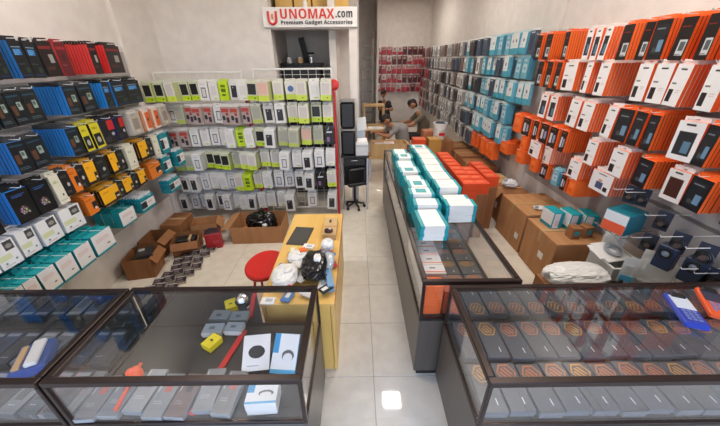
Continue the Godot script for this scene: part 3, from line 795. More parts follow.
# ------------------------------------------------------------------ wire stands
func wire_stand(label: String, x0: float, x1: float, z: float, h: float) -> Node3D:
	var t := thing("wire_stand", label, "display stand", v3((x0 + x1) * 0.5, 0, z))
	var w := x1 - x0
	var fr: Material = mats["white_metal"]
	for s in [-1, 1]:
		bx(t, "upright", Vector3(0.022, h, 0.022), Vector3(s * (w * 0.5 - 0.011), h * 0.5, 0), fr, 0.003)
		bx(t, "foot", Vector3(0.03, 0.03, 0.42), Vector3(s * (w * 0.5 - 0.011), 0.015, 0.05), fr, 0.004)
	bx(t, "crossbar", Vector3(w, 0.022, 0.022), Vector3(0, h - 0.011, 0), fr, 0.003)
	bx(t, "crossbar", Vector3(w, 0.022, 0.022), Vector3(0, 0.12, 0), fr, 0.003)
	var nx := int(w / 0.1)
	for i in range(1, nx):
		part(t, "wire", cbox(Vector3(0.004, h - 0.14, 0.004)), fr, Vector3(-w * 0.5 + w * i / nx, h * 0.5 + 0.06, 0))
	var ny := int(h / 0.1)
	for i in range(2, ny):
		part(t, "wire", cbox(Vector3(w - 0.03, 0.004, 0.004)), fr, Vector3(0, i * 0.1 + 0.02, 0.004))
	bx(t, "side_board", Vector3(0.03, h - 0.3, 0.12), Vector3(w * 0.5 + 0.02, (h - 0.3) * 0.5, 0.02), mats["red_plastic"], 0.004)
	return t

func build_grids() -> void:
	var zs := 4.5
	var st_a := wire_stand("white wire display stand of phone covers, nearer the corner of the room", -2.78, -1.56, zs, 2.17)
	var st_b := wire_stand("white wire display stand of lime-footed cards in front of the dark opening", -1.42, -0.34, zs, 2.2)
	var hs := [2.06, 1.76, 1.44, 1.11, 0.78, 0.44]
	var rows_a := [
		["lk", "lk", "lw", "lk", "lk", "wl", "ww", "li", "wk", "ww"],
		["oc2", "wl", "cl", "rm", "rm", "rm", "wl", "rm", "rm", "rm"],
		["tw", "rm", "rm", "wl", "ww", "wl", "ww", "ww", "li", "ww"],
		["wl", "cl", "cl", "wl", "lk", "lk", "lk", "cl", "lw", "lw"],
		["cl", "wk", "wk", "wl", "ww", "ww", "wl", "lw", "li", "lw"],
		["wk", "wl", "ww", "wk", "wk", "wl", "ww", "ww", "wk", "ww"]]
	var rows_b := [
		["lk", "lp", "lw", "lb", "lw", "ww", "lw"],
		["cl", "wk", "wk", "lw", "lw", "lk", "lw"],
		["lk", "wk", "cl", "cl", "lp", "cl", "ck"],
		["lw", "lw", "wl", "ww", "wk", "wl", "ww"],
		["ww", "wl", "wl", "wk", "wk", "ck", "lw"],
		["ww", "ww", "wk", "", "wl", "", "wk"]]
	for s in 2:
		var rows: Array = rows_a if s == 0 else rows_b
		var x0: float = -2.72 if s == 0 else -1.39
		var x1 := -1.53 if s == 0 else -0.41
		var where := "corner stand" if s == 0 else "opening stand"
		for ri in 6:
			var row: Array = rows[ri]
			for i in row.size():
				if row[i] == "":
					continue
				var x := lerpf(x0, x1, i / float(row.size() - 1))
				var n := rng.randi_range(3, 9)
				var zf := zs - 0.03 - n * 0.03
				var kd: Dictionary = kinds[row[i]]
				var pw := 0.122 if s == 0 else 0.14
				hang(row[i], n, v3(x, hs[ri], zf), rng.randf_range(-0.05, 0.05), pw, 0.23, "%s, front, %s hook, %s row, %s" % [kd.desc, ORD[i], ORD[ri], where], "%s, rear one, %s hook, %s row, %s" % [kd.desc, ORD[i], ORD[ri], where], "packs hung on the wire stands")
				var r: Node3D = st_a if s == 0 else st_b
				var f := v3(x, hs[ri], zs - 0.004)
				part(r, "hook", rod([Vector3.ZERO, Vector3(0, 0, 0.32), Vector3(0, 0.014, 0.33)], 0.003, 5), mats["white_metal"], f - r.position)

# ------------------------------------------------------------------ things inside and on the near counters
# a flat two-piece box lying on its back: printed lid and tray. at = centre of its base
func flat_box(nm: String, label: String, cat: String, group: String, at: Vector3, size: Vector3, lid: Material, tray: Material, turn := 0.0, tilt := Vector3.ZERO) -> Node3D:
	var t := thing(nm, label, cat, at, group, turn)
	t.rotation += tilt
	var key := "lid %.3f %.3f %.3f %d" % [size.x, size.y, size.z, lid.get_instance_id()]
	if not boxes.has(key):
		var mesh := ArrayMesh.new()
		var st := SurfaceTool.new()
		st.begin(Mesh.PRIMITIVE_TRIANGLES)
		var x := size.x * 0.5
		var z := size.z * 0.5
		var y := size.y
		var b := size.y * 0.35
		for s in [-1, 1]:
			poly(st, [Vector3(s * x, b, -z), Vector3(s * x, y, -z), Vector3(s * x, y, z), Vector3(s * x, b, z)], Vector3(s, 0, 0))
			poly(st, [Vector3(-x, b, s * z), Vector3(-x, y, s * z), Vector3(x, y, s * z), Vector3(x, b, s * z)], Vector3(0, 0, s))
		st.commit(mesh)
		mesh.surface_set_material(0, tray)
		st = SurfaceTool.new()
		st.begin(Mesh.PRIMITIVE_TRIANGLES)
		var q := [Vector3(-x, y, -z), Vector3(x, y, -z), Vector3(x, y, z), Vector3(-x, y, z)]
		var uv := [Vector2(0, 0), Vector2(1, 0), Vector2(1, 1), Vector2(0, 1)]
		for id in [0, 1, 2, 0, 2, 3]:
			st.set_normal(Vector3.UP)
			st.set_uv(uv[id])
			st.add_vertex(q[id])
		st.commit(mesh)
		mesh.surface_set_material(1, lid)
		boxes[key] = mesh
	part(t, "lid", boxes[key], null)
	bx(t, "tray", Vector3(size.x - 0.004, size.y * 0.5, size.z - 0.004), Vector3(0, size.y * 0.25, 0), tray)
	return t

func fill_counters() -> void:
	var grey := mat("box_grey", rgb(116, 120, 126), 0.4)
	var hexo := [["hex", 0.5, 0.22, 0.38, rgb(196, 122, 78)], ["r", 0.66, 0.74, 0.06, 0.14, rgb(236, 236, 238)], ["t", 0.1, 0.5, 0.5, 1, rgb(120, 92, 78)]]
	var hexl := print_mat("print_hex_a", rgb(88, 92, 98), hexo, 0.3, 64, 128)
	var hexy := print_mat("print_hex_b", rgb(84, 88, 94), [["hex", 0.5, 0.22, 0.38, rgb(206, 150, 70)], ["r", 0.66, 0.74, 0.06, 0.14, rgb(236, 236, 238)], ["t", 0.1, 0.5, 0.5, 1, rgb(120, 92, 78)]], 0.3, 64, 128)
	for row in 2:
		for i in 14:
			var z := 1.03 if row == 0 else 1.345
			flat_box("hexagon_box", "flat grey box with an orange hexagon, %s from the aisle, %s row in wide showcase" % [ORD[i], ["customer-side", "mirror-side"][row]], "box", "grey hexagon boxes in the showcase", v3(0.695 + i * 0.143 + 0.01 * row, DECK, z + 0.006 * sin(i * 2.3)), Vector3(0.13, 0.05, 0.275), hexy if (i * 3 + row) % 4 == 0 else hexl, grey, rng.randf_range(-0.02, 0.02))
	# long showcase: hexagon boxes in two columns, white boxes with orange stripes, a pile of orange cartons at the end
	for c in 2:
		for i in 7:
			flat_box("hexagon_box", "grey hexagon box, %s from the near end, %s column in the long showcase" % [ORD[i], ["middle", "wall-side"][c]], "box", "hexagon boxes in the long showcase", v3(0.78 + c * 0.17, DECK, 1.72 + i * 0.19), Vector3(0.15, 0.045, 0.18), hexl if i % 2 else hexy, grey, rng.randf_range(-0.03, 0.03))
	var stripe := print_mat("print_orange_stripe", rgb(230, 226, 224), [["r", 0.0, 0.75, 1, 0.12, rgb(222, 104, 56)], ["r", 0.35, 0.3, 0.25, 0.16, rgb(90, 90, 96)], ["t", 0.1, 0.1, 0.5, 1, rgb(190, 170, 164)]])
	for i in 6:
		flat_box("striped_box", "flat white box with an orange stripe, %s from the end of the long showcase" % ORD[i], "box", "striped boxes in the long showcase", v3(0.565, DECK + 0.19, 1.83 + i * 0.115), Vector3(0.17, 0.05, 0.11), stripe, mats["label_white"], rng.randf_range(-0.06, 0.06))
		flat_box("striped_box", "white box under the %s orange-striped box in the long showcase" % ORD[i], "box", "striped boxes lower down", v3(0.565, DECK, 1.83 + i * 0.115), Vector3(0.17, 0.19, 0.11), stripe, mats["label_white"])
	var oc := mat("orange_card", rgb(240, 106, 36), 0.5)
	var ol := print_mat("print_orange_lid", rgb(240, 106, 36), [["t", 0.2, 0.3, 0.6, 2, rgb(255, 170, 110)]])
	for i in 10:
		flat_box("small_orange_box", "small orange box, %s from the bottom, piled in the end of the long showcase" % ORD[i], "box", "small orange boxes piled in the showcase end", v3(0.525, DECK + i * 0.026, 1.66), Vector3(0.125, 0.025, 0.1), ol, oc, rng.randf_range(-0.03, 0.03))
		if i < 6:
			flat_box("small_red_box", "small red-brown box, %s from the bottom, beside the orange pile in the showcase" % ORD[i], "box", "small red-brown boxes in the showcase end", v3(0.66, DECK + i * 0.035, 1.66), Vector3(0.12, 0.034, 0.1), print_mat("print_redbrown", rgb(176, 84, 60), [["t", 0.2, 0.3, 0.6, 2, rgb(220, 150, 120)]]), mat("redbrown_card", rgb(170, 78, 54), 0.5), rng.randf_range(-0.03, 0.03))
	# on the glass: two payment terminals
	terminal("card_terminal", "blue card payment terminal lying on the glass showcase", v3(1.87, TOP + 0.0, 1.26), -0.38, rgb(34, 60, 168), rgb(206, 214, 226))
	terminal("card_terminal", "orange and black handheld terminal lying on the glass showcase", v3(2.09, TOP + 0.0, 1.31), -0.55, rgb(226, 86, 32), rgb(60, 66, 84))
	# showcase beside the desk
	var w2 := print_mat("print_ring_card", rgb(232, 230, 228), [["c", 0.5, 0.48, 0.3, rgb(40, 40, 42)], ["c", 0.5, 0.48, 0.24, rgb(58, 58, 60)], ["t", 0.2, 0.86, 0.6, 1, rgb(150, 150, 150)]])
	flat_box("ring_card", "white card printed with a dark disc, leaning in the showcase", "box", "", v3(-0.63, DECK + 0.07, 1.25), Vector3(0.16, 0.02, 0.2), w2, mats["label_white"], 0.1, Vector3(0.6, 0, 0))
	var hd := print_mat("print_headphone", rgb(232, 234, 236), [["r", 0, 0.0, 0.24, 0.5, rgb(52, 150, 206)], ["c", 0.62, 0.55, 0.24, rgb(90, 90, 96)], ["c", 0.62, 0.6, 0.19, rgb(230, 232, 234)], ["r", 0, 0.9, 1, 0.1, rgb(80, 170, 214)]])
	flat_box("headphone_box", "white and blue box printed with headphones inside the showcase", "box", "", v3(-0.45, DECK + 0.07, 1.24), Vector3(0.15, 0.03, 0.22), hd, mat("sky_card", rgb(86, 176, 220), 0.4), -0.08, Vector3(0.6, 0, 0))
	flat_box("headphone_box", "white and blue box lying flat by the front glass", "box", "", v3(-0.52, DECK, 0.985), Vector3(0.16, 0.1, 0.12), hd, mats["label_white"], 0.05)
	var pale := print_mat("print_pale_phone", rgb(176, 184, 184), [["r", 0.3, 0.3, 0.3, 0.3, rgb(120, 124, 122)], ["r", 0.05, 0.04, 0.9, 0.06, rgb(206, 212, 212)]])
	flat_box("phone_box", "pale grey phone box against the mirror", "box", "pale phone boxes against the mirror", v3(-1.0, DECK, 1.47), Vector3(0.13, 0.04, 0.085), pale, mats["label_white"], 0.05)
	flat_box("phone_box", "pale grey phone box against the mirror", "box", "pale phone boxes against the mirror", v3(-0.86, DECK, 1.48), Vector3(0.12, 0.04, 0.08), pale, mats["label_white"], -0.04)
	var yl := print_mat("print_yellow", rgb(246, 224, 24), [["r", 0.35, 0.4, 0.3, 0.14, rgb(60, 56, 20)], ["t", 0.2, 0.15, 0.5, 1, rgb(180, 160, 20)]])
	flat_box("yellow_box", "small bright yellow box inside the showcase", "box", "", v3(-0.965, DECK, 1.365), Vector3(0.08, 0.045, 0.1), yl, mat("yellow_card", rgb(246, 222, 20), 0.4), -0.5)
	bx(thing("red_strip", "red plastic strip lying across the showcase floor", "strip", v3(-0.84, DECK + 0.008, 1.2)), "bar", Vector3(0.035, 0.014, 0.56), Vector3(0, 0, 0), mats["red_plastic"], 0.003, Vector3(0, -0.18, 0))
	# row of grey blister boxes along the front glass
	var tints := [rgb(120, 120, 122), rgb(140, 142, 144), rgb(112, 92, 88), rgb(134, 138, 140), rgb(150, 154, 156), rgb(120, 126, 130)]
	for i in 9:
		var c: Color = tints[i % 6]
		var bl := print_mat("print_blister_%d" % (i % 6), c, [["r", 0.1, 0.06, 0.06, 0.4, rgb(214, 218, 220)], ["r", 0.4, 0.25, 0.35, 0.2, c.darkened(0.45) if i % 3 else rgb(190, 90, 80)], ["t", 0.2, 0.65, 0.5, 2, c.lightened(0.35)]])
		flat_box("grey_gadget_box", "flat grey gadget box, %s from the desk end, along the showcase front glass" % ORD[i], "box", "grey gadget boxes along the front glass", v3(-0.72 - i * 0.118, DECK, 1.03 + 0.02 * sin(i * 1.9)), Vector3(0.105, 0.04, 0.24), bl, mat("blister_side", rgb(150, 154, 158), 0.3), rng.randf_range(-0.08, 0.08))
	var pouch := thing("orange_pouch", "orange plastic pouch standing in the showcase", "pouch", v3(-1.27, DECK + 0.04, 1.1))
	part(pouch, "pouch_body", lump(Vector3(0.05, 0.06, 0.025), 5, 0.25, 8), mat("orange_film", rgb(236, 84, 30), 0.3), Vector3.ZERO, Vector3(0, 0.5, 0))
	bx(pouch, "strap", Vector3(0.02, 0.006, 0.28), Vector3(-0.03, 0.004, 0.03), mats["orange_film"], 0.0, Vector3(0, 0.15, 0))
	# service bell on the glass
	var bell := thing("service_bell", "chrome service bell on the glass by the desk", "bell", v3(-0.72, TOP, 1.4))
	part(bell, "bell_base", lathe([[0.0, 0.0], [0.042, 0.0], [0.044, 0.008], [0.036, 0.014], [0.0, 0.016]]), mats["black_plastic"])
	part(bell, "dome", lathe([[0.036, 0.016], [0.034, 0.03], [0.026, 0.043], [0.012, 0.05], [0.0, 0.051]]), mats["chrome"])
	part(bell, "plunger", lathe([[0.005, 0.05], [0.005, 0.06], [0.0, 0.062]], 10), mats["chrome"])
	# showcase against the wall: dark packs and a blue phone holder
	for i in 20:
		var c2: Color = [rgb(60, 66, 76), rgb(40, 46, 58), rgb(84, 92, 100), rgb(36, 52, 84), rgb(120, 124, 128)][i % 5]
		var bl2 := print_mat("print_dark_%d" % (i % 5), c2, [["r", 0.1, 0.05, 0.8, 0.1, c2.lightened(0.5)], ["r", 0.2, 0.3, 0.5, 0.4, c2.darkened(0.4)], ["t", 0.2, 0.8, 0.5, 1, c2.lightened(0.6)]])
		flat_box("dark_gadget_box", "dark flat gadget box, %s row, %s from the joint, showcase against the wall" % [["front", "rear"][i % 2], ORD[i / 2]], "box", "dark gadget boxes in the wall showcase", v3(-1.6 - (i / 2) * 0.115, DECK, 1.04 if i % 2 == 0 else 1.33), Vector3(0.1, 0.05, 0.24), bl2, mat("dark_side", rgb(70, 76, 84), 0.35), rng.randf_range(-0.1, 0.1))
	var ph := thing("phone_holder_box", "blue and white phone holder box on top of the dark packs", "box", v3(-1.95, DECK + 0.05, 1.22), "", 0.5)
	bx(ph, "carton", Vector3(0.16, 0.06, 0.22), Vector3(0, 0.03, 0), mat("navy_card", rgb(32, 72, 150), 0.35), 0.003)
	bx(ph, "holder", Vector3(0.06, 0.03, 0.2), Vector3(0.02, 0.075, 0), mats["white_film"], 0.008)
	bx(ph, "tan_insert", Vector3(0.03, 0.01, 0.18), Vector3(-0.05, 0.066, 0), mats["kraft_light"])

func terminal(nm: String, label: String, at: Vector3, turn: float, c: Color, scr: Color) -> void:
	var t := thing(nm, label, "terminal", at, "", turn)
	var m := mat("term_" + c.to_html(false), c, 0.35)
	bx(t, "body", Vector3(0.11, 0.035, 0.26), Vector3(0, 0.0185, 0), m, 0.008)
	bx(t, "screen", Vector3(0.088, 0.004, 0.11), Vector3(0, 0.037, -0.05), mat("term_scr_" + c.to_html(false), scr, 0.15))
	for i in 4:
		for j in 3:
			bx(t, "key", Vector3(0.017, 0.005, 0.013), Vector3(-0.024 + j * 0.024, 0.038, 0.022 + i * 0.022), mat("term_key", rgb(120, 132, 176), 0.5), 0.001)
	bx(t, "printer_cover", Vector3(0.07, 0.02, 0.035), Vector3(0, 0.04, -0.12 + 0.012), mats["black_plastic"], 0.005)

# ------------------------------------------------------------------ desk corner
func build_desk_corner() -> void:
	var t := thing("yellow_desk", "yellow wood-veneer desk covered with packing material", "desk", v3(-0.45, 0, 2.31))
	var ve: Material = mats["veneer"]
	bx(t, "desk_top", Vector3(0.54, 0.025, 1.4), Vector3(0, 0.7375, 0), ve, 0.003)
	bx(t, "side_panel", Vector3(0.022, 0.725, 1.36), Vector3(0.25, 0.3625, 0), ve, 0.002)
	bx(t, "side_panel", Vector3(0.022, 0.725, 1.36), Vector3(-0.25, 0.3625, 0), ve, 0.002)
	bx(t, "end_panel", Vector3(0.47, 0.725, 0.022), Vector3(0, 0.3625, 0.66), ve, 0.002)
	bx(t, "edge_strip", Vector3(0.006, 0.027, 1.4), Vector3(0.273, 0.7375, 0), mat("edge_brown", rgb(176, 116, 66), 0.4))
	var mt := thing("cutting_mat", "dark grey cutting mat lying on the yellow desk", "mat", v3(-0.575, 0.75, 2.54), "", -0.12)
	bx(mt, "sheet", Vector3(0.19, 0.006, 0.33), Vector3(0, 0.003, 0), mat("mat_grey", rgb(62, 60, 58), 0.6), 0.001)
	bx(mt, "border", Vector3(0.17, 0.001, 0.31), Vector3(0, 0.0062, 0), mat("mat_grey2", rgb(70, 68, 65), 0.6))
	var tb := thing("tan_carton", "small tan carton with a dark slot on the yellow desk", "carton", v3(-0.285, 0.75, 2.62))
	bx(tb, "body", Vector3(0.13, 0.07, 0.34), Vector3(0, 0.035, 0), mats["kraft_light"], 0.003)
	bx(tb, "slot", Vector3(0.022, 0.004, 0.06), Vector3(-0.005, 0.0695, -0.09), mats["black_plastic"])
	bx(tb, "tape", Vector3(0.131, 0.002, 0.03), Vector3(0, 0.0705, 0.02), mats["tape"])
	# packing rubbish at the near end of the desk
	var specs := [
		["plastic_bag", "crumpled white plastic bag on the yellow desk", "bag", Vector3(-0.58, 0, 1.86), Vector3(0.12, 0.06, 0.15), "white_film", 3],
		["bubble_wrap", "crumpled pale film heaped on the yellow desk", "packaging", Vector3(-0.53, 0, 2.12), Vector3(0.1, 0.045, 0.1), "white_film", 9],
		["black_pouch", "bulging black bag on the yellow desk", "bag", Vector3(-0.36, 0, 1.95), Vector3(0.12, 0.085, 0.2), "black_film", 14],
		["plastic_bag", "small white bag beside the tan carton on the desk", "bag", Vector3(-0.285, 0, 2.28), Vector3(0.07, 0.06, 0.09), "white_film", 21],
		["cable_bundle", "dark bundle of cables on the tan carton", "cables", Vector3(-0.29, 0.07, 2.49), Vector3(0.05, 0.02, 0.035), "dark_red_film", 30],
		["plastic_bag", "clear grey bag at the aisle edge of the desk", "bag", Vector3(-0.255, 0, 2.05), Vector3(0.06, 0.05, 0.13), "grey_film", 41],
	]
	mat("dark_red_film", rgb(60, 28, 26), 0.4)
	mat("grey_film", rgb(178, 184, 190), 0.2)
	for sp in specs:
		var o := thing(sp[0], sp[1], sp[2], v3(sp[3].x, 0.75 + sp[3].y, sp[3].z))
		part(o, "film", lump(sp[4], sp[6], 0.22, 16), mats[sp[5]])
		var m2: Material = mats["white_film"] if sp[5] != "white_film" else mats["label_white"]
		part(o, "fold", lump(sp[4] * 0.35, sp[6] + 3, 0.4, 7), m2, Vector3(sp[4].x * 0.25, sp[4].y * 1.5, 0))
	bx(thing("label_roll_box", "narrow blue and white box among the packing material", "box", v3(-0.23, 0.75, 1.83), "", 0.2), "carton", Vector3(0.05, 0.06, 0.2), Vector3(0, 0.03, 0), mat("bluewhite", rgb(120, 160, 196), 0.4), 0.002)
	bx(thing("orange_tag", "small orange tag lying among the packing material", "tag", v3(-0.45, 0.95, 2.0), "", 0.4), "card", Vector3(0.05, 0.02, 0.04), Vector3(0, 0, 0), mat("orange_card", rgb(240, 106, 36), 0.5), 0.002)
	var cols := [rgb(232, 232, 230), rgb(70, 120, 176), rgb(214, 214, 212), rgb(40, 40, 44), rgb(196, 60, 50), rgb(222, 200, 120)]
	for i in 26:
		var pk := thing("small_packet", ["white packet", "blue packet", "pale packet", "black packet", "red packet", "straw packet"][i % 6] + " strewn at the showcase end of the yellow desk", "packet", v3(-0.66 + fposmod(i * 0.137, 0.44), 0.75 + 0.013 * (i % 5), 1.64 + 0.026 * i), "packets strewn on the desk", i * 1.3)
		bx(pk, "sleeve", Vector3(0.1, 0.012, 0.07), Vector3(0, 0.006, 0), mat("packet_%d" % (i % 6), cols[i % 6], 0.35), 0.002)
		bx(pk, "label", Vector3(0.05, 0.001, 0.03), Vector3(0.01, 0.0125, 0), mats["label_white"] if i % 6 != 0 else mats["grey_film"])
	# red stool
	var s := thing("red_stool", "round red plastic stool beside the yellow desk", "stool", v3(-0.96, 0, 2.5))
	var seat := part(s, "seat", lathe([[0.0, 0.42], [0.17, 0.42], [0.188, 0.405], [0.196, 0.42], [0.196, 0.445], [0.185, 0.456], [0.0, 0.45]], 36), mats["red_plastic"])
	seat.scale = Vector3(1.0, 1.0, 1.25)
	for i in 4:
		var a := PI / 4 + i * PI / 2
		part(s, "leg", rod([Vector3(cos(a) * 0.12, 0.43, sin(a) * 0.12), Vector3(cos(a) * 0.19, 0.0, sin(a) * 0.19)], 0.014, 8), mats["red_plastic"])

func carton(nm: String, label: String, at: Vector3, size: Vector3, turn: float, m: String, group := "") -> Node3D:
	var t := thing(nm, label, "carton", at, group, turn)
	bx(t, "body", size, Vector3(0, size.y * 0.5, 0), mats[m], 0.006)
	bx(t, "tape", Vector3(size.x + 0.002, 0.0015, 0.05), Vector3(0, size.y + 0.0008, 0), mats["tape"])
	bx(t, "tape", Vector3(0.0015, size.y * 0.25, 0.05), Vector3(-size.x * 0.5 - 0.0008, size.y * 0.875, 0), mats["tape"])
	bx(t, "flap_seam", Vector3(size.x, 0.0008, 0.004), Vector3(0, size.y + 0.0004, 0.03), mats["black_plastic"])
	return t

func open_carton(label: String, at: Vector3, size: Vector3, turn: float, m: String, flaps: Array) -> Node3D:
	var t := thing("open_carton", label, "carton", at, "", turn)
	var w := 0.006
	bx(t, "bottom", Vector3(size.x, w, size.z), Vector3(0, w * 0.5, 0), mats[m])
	for s in [-1, 1]:
		bx(t, "side", Vector3(w, size.y, size.z), Vector3(s * (size.x - w) * 0.5, size.y * 0.5, 0), mats[m], 0.001)
		bx(t, "side", Vector3(size.x, size.y, w), Vector3(0, size.y * 0.5, s * (size.z - w) * 0.5), mats[m], 0.001)
	for f in flaps:  # [side 0 +x 1 -x 2 +z 3 -z, angle below horizontal, length]
		var a: float = f[1]
		var l: float = f[2]
		var o: MeshInstance3D
		if f[0] < 2:
			var sg := 1.0 if f[0] == 0 else -1.0
			o = bx(t, "flap", Vector3(l, 0.004, size.z), Vector3(sg * (size.x * 0.5 + cos(a) * l * 0.5), size.y - sin(a) * l * 0.5, 0), mats[m])
			o.rotation.z = -sg * a
		else:
			var sg2 := 1.0 if f[0] == 2 else -1.0
			o = bx(t, "flap", Vector3(size.x, 0.004, l), Vector3(0, size.y - sin(a) * l * 0.5, sg2 * (size.z * 0.5 + cos(a) * l * 0.5)), mats[m])
			o.rotation.x = sg2 * a
	return t

func build_floor_goods() -> void:
	open_carton("open cardboard carton with a black bag in front of the wire stands", v3(-1.43, 0, 3.83), Vector3(0.7, 0.26, 0.5), 0.03, "kraft", [[1, 0.35, 0.14]])
	var b := thing("black_bag", "bulging black plastic bag inside the open carton", "bag", v3(-1.4, 0.01, 3.82))
	part(b, "film", lump(Vector3(0.27, 0.2, 0.19), 61, 0.3, 18), mats["black_film"])
	part(b, "knot", lump(Vector3(0.05, 0.04, 0.05), 66, 0.4, 7), mats["black_film"], Vector3(0.02, 0.36, 0))
	var wp := thing("packing_paper", "torn white packing paper at the rim of the open carton", "paper", v3(-1.24, 0.01, 3.68))
	part(wp, "sheet", lump(Vector3(0.1, 0.1, 0.05), 70, 0.4, 9), mats["white_film"])
	part(wp, "fold", lump(Vector3(0.05, 0.03, 0.04), 71, 0.4, 6), mats["label_white"], Vector3(-0.08, 0.2, 0))
	# crimson shopping bag
	var rb := thing("crimson_bag", "crimson patterned bag standing on the tiles by brown cartons", "bag", v3(-1.99, 0, 3.52), "", 0.35)
	var crim := print_mat("print_crimson", rgb(176, 34, 46), [["speck", 0.1, 0.3, 0.8, 0.6, 14], ["t", 0.15, 0.2, 0.6, 3, rgb(214, 90, 96)]])
	bx(rb, "body", Vector3(0.2, 0.24, 0.15), Vector3(0, 0.12, 0), mat("crimson", rgb(176, 34, 48), 0.45), 0.015)
	bx(rb, "lid_flap", Vector3(0.19, 0.012, 0.14), Vector3(0, 0.245, 0), mat("dark_flap", rgb(62, 40, 44), 0.5), 0.004)
	bx(rb, "front_print", Vector3(0.15, 0.14, 0.003), Vector3(0, 0.12, 0.0765), crim)
	part(rb, "handle", rod([Vector3(-0.05, 0.25, 0), Vector3(-0.04, 0.29, 0), Vector3(0.04, 0.29, 0), Vector3(0.05, 0.25, 0)], 0.006), mats["dark_flap"])
	# brown cartons along the wall under the blue packs
	open_carton("brown carton full of dark packs under the teal boxes", v3(-2.6, 0, 2.98), Vector3(0.3, 0.27, 0.3), 0.2, "kraft_dark", [[0, 0.9, 0.1]])
	for i in 3:
		flat_box("dark_pack", "dark flat pack, %s from the bottom, in the carton under the teal boxes" % ORD[i], "pack", "dark packs in the brown carton", v3(-2.58 + i * 0.02, 0.19 + i * 0.035, 2.98), Vector3(0.16, 0.034, 0.2), print_mat("print_darkpack", rgb(50, 46, 48), [["r", 0.1, 0.1, 0.4, 0.3, rgb(200, 196, 190)], ["t", 0.2, 0.6, 0.6, 2, rgb(130, 124, 120)]]), mat("darkpack_side", rgb(70, 64, 62), 0.5), 0.3 + i * 0.1)
	open_carton("opened brown carton with raised flaps beside the crimson bag", v3(-2.32, 0, 3.45), Vector3(0.32, 0.2, 0.3), 0.3, "kraft_dark", [[2, 0.9, 0.1]])
	var cb := thing("black_pack", "black packed bundle inside the opened brown carton", "pack", v3(-2.32, 0.01, 3.45), "", 0.3)
	bx(cb, "bundle", Vector3(0.24, 0.18, 0.14), Vector3(0, 0.09, 0), mats["black_plastic"], 0.012)
	bx(cb, "band", Vector3(0.03, 0.184, 0.144), Vector3(0.05, 0.09, 0), mats["kraft_light"])
	open_carton("brown carton with a loose flap below the yellow cable cards", v3(-2.67, 0, 3.36), Vector3(0.24, 0.28, 0.32), 0.08, "kraft_dark", [[0, 0.7, 0.1]])
	open_carton("brown carton behind the crimson bag", v3(-2.27, 0, 3.9), Vector3(0.34, 0.2, 0.28), 0.3, "kraft", [[0, 0.8, 0.12]])
	carton("closed_carton", "closed brown carton against the wall behind opened ones", v3(-2.67, 0, 3.9), Vector3(0.27, 0.24, 0.4), 0.02, "kraft_dark")
	var rd := thing("red_packet", "small red packet on the tiles under the wire stand", "packet", v3(-2.25, 0, 4.2), "", 0.4)
	bx(rd, "body", Vector3(0.2, 0.07, 0.16), Vector3(0, 0.035, 0), mats["red_plastic"], 0.01)
	bx(rd, "sticker", Vector3(0.07, 0.002, 0.06), Vector3(0, 0.0705, 0), mats["label_white"])
	# flat printed packs fanned on the tiles
	var fan := print_mat("print_fan", rgb(48, 42, 46), [["r", 0.06, 0.06, 0.88, 0.12, rgb(214, 208, 204)], ["r", 0.15, 0.3, 0.5, 0.3, rgb(120, 104, 112)], ["r", 0.1, 0.75, 0.7, 0.1, rgb(150, 134, 124)]])
	for i in 3:
		for j in 7:
			flat_box("flat_pack", "flat dark pack with a pale edge, %s of %s line fanned on the tiles" % [ORD[j], ORD[i]], "pack", "flat packs fanned out on the tiles", v3(-2.42 + j * 0.03 + i * 0.12 + (0.07 if j < 4 else 0.0), 0.0 + 0.012 * (i % 2), 2.62 + j * 0.13 + i * 0.015), Vector3(0.11, 0.035 + 0.012 * (i % 2), 0.12), fan, mat("fan_side", rgb(190, 184, 178), 0.5), 0.25 + rng.randf_range(-0.2, 0.2))
	
# ------------------------------------------------------------------ stacks on the long showcase
func teal_box(label: String, group: String, at: Vector3, size: Vector3, square_top: bool) -> void:
	var t := thing("teal_ended_box", label, "box", at, group, rng.randf_range(-0.03, 0.03))
	var lid := print_mat("print_teal_square" if square_top else "print_teal_plain", rgb(236, 234, 232), [["r", 0.2, 0.2, 0.6, 0.6, rgb(22, 148, 156)], ["t", 0.3, 0.4, 0.4, 2, rgb(90, 190, 196)]] if square_top else [["t", 0.15, 0.2, 0.7, 3, rgb(228, 204, 190)], ["t", 0.2, 0.7, 0.5, 1, rgb(214, 196, 190)]])
	var e := 0.03
	bx(t, "carton", Vector3(size.x - 2 * e, size.y - 0.001, size.z), Vector3(0, size.y * 0.5, 0), mats["label_white"], 0.0015)
	for s in [-1, 1]:
		bx(t, "teal_end", Vector3(e, size.y - 0.002, size.z + 0.001), Vector3(s * (size.x - e) * 0.5, size.y * 0.5, 0), mat("teal_card", rgb(18, 152, 162), 0.4), 0.0015)
	var q := QuadMesh.new()
	q.size = Vector2(size.x - 2 * e - 0.004, size.z - 0.004)
	part(t, "top_print", q, lid, Vector3(0, size.y + 0.0002, 0), Vector3(-PI / 2, 0, 0))

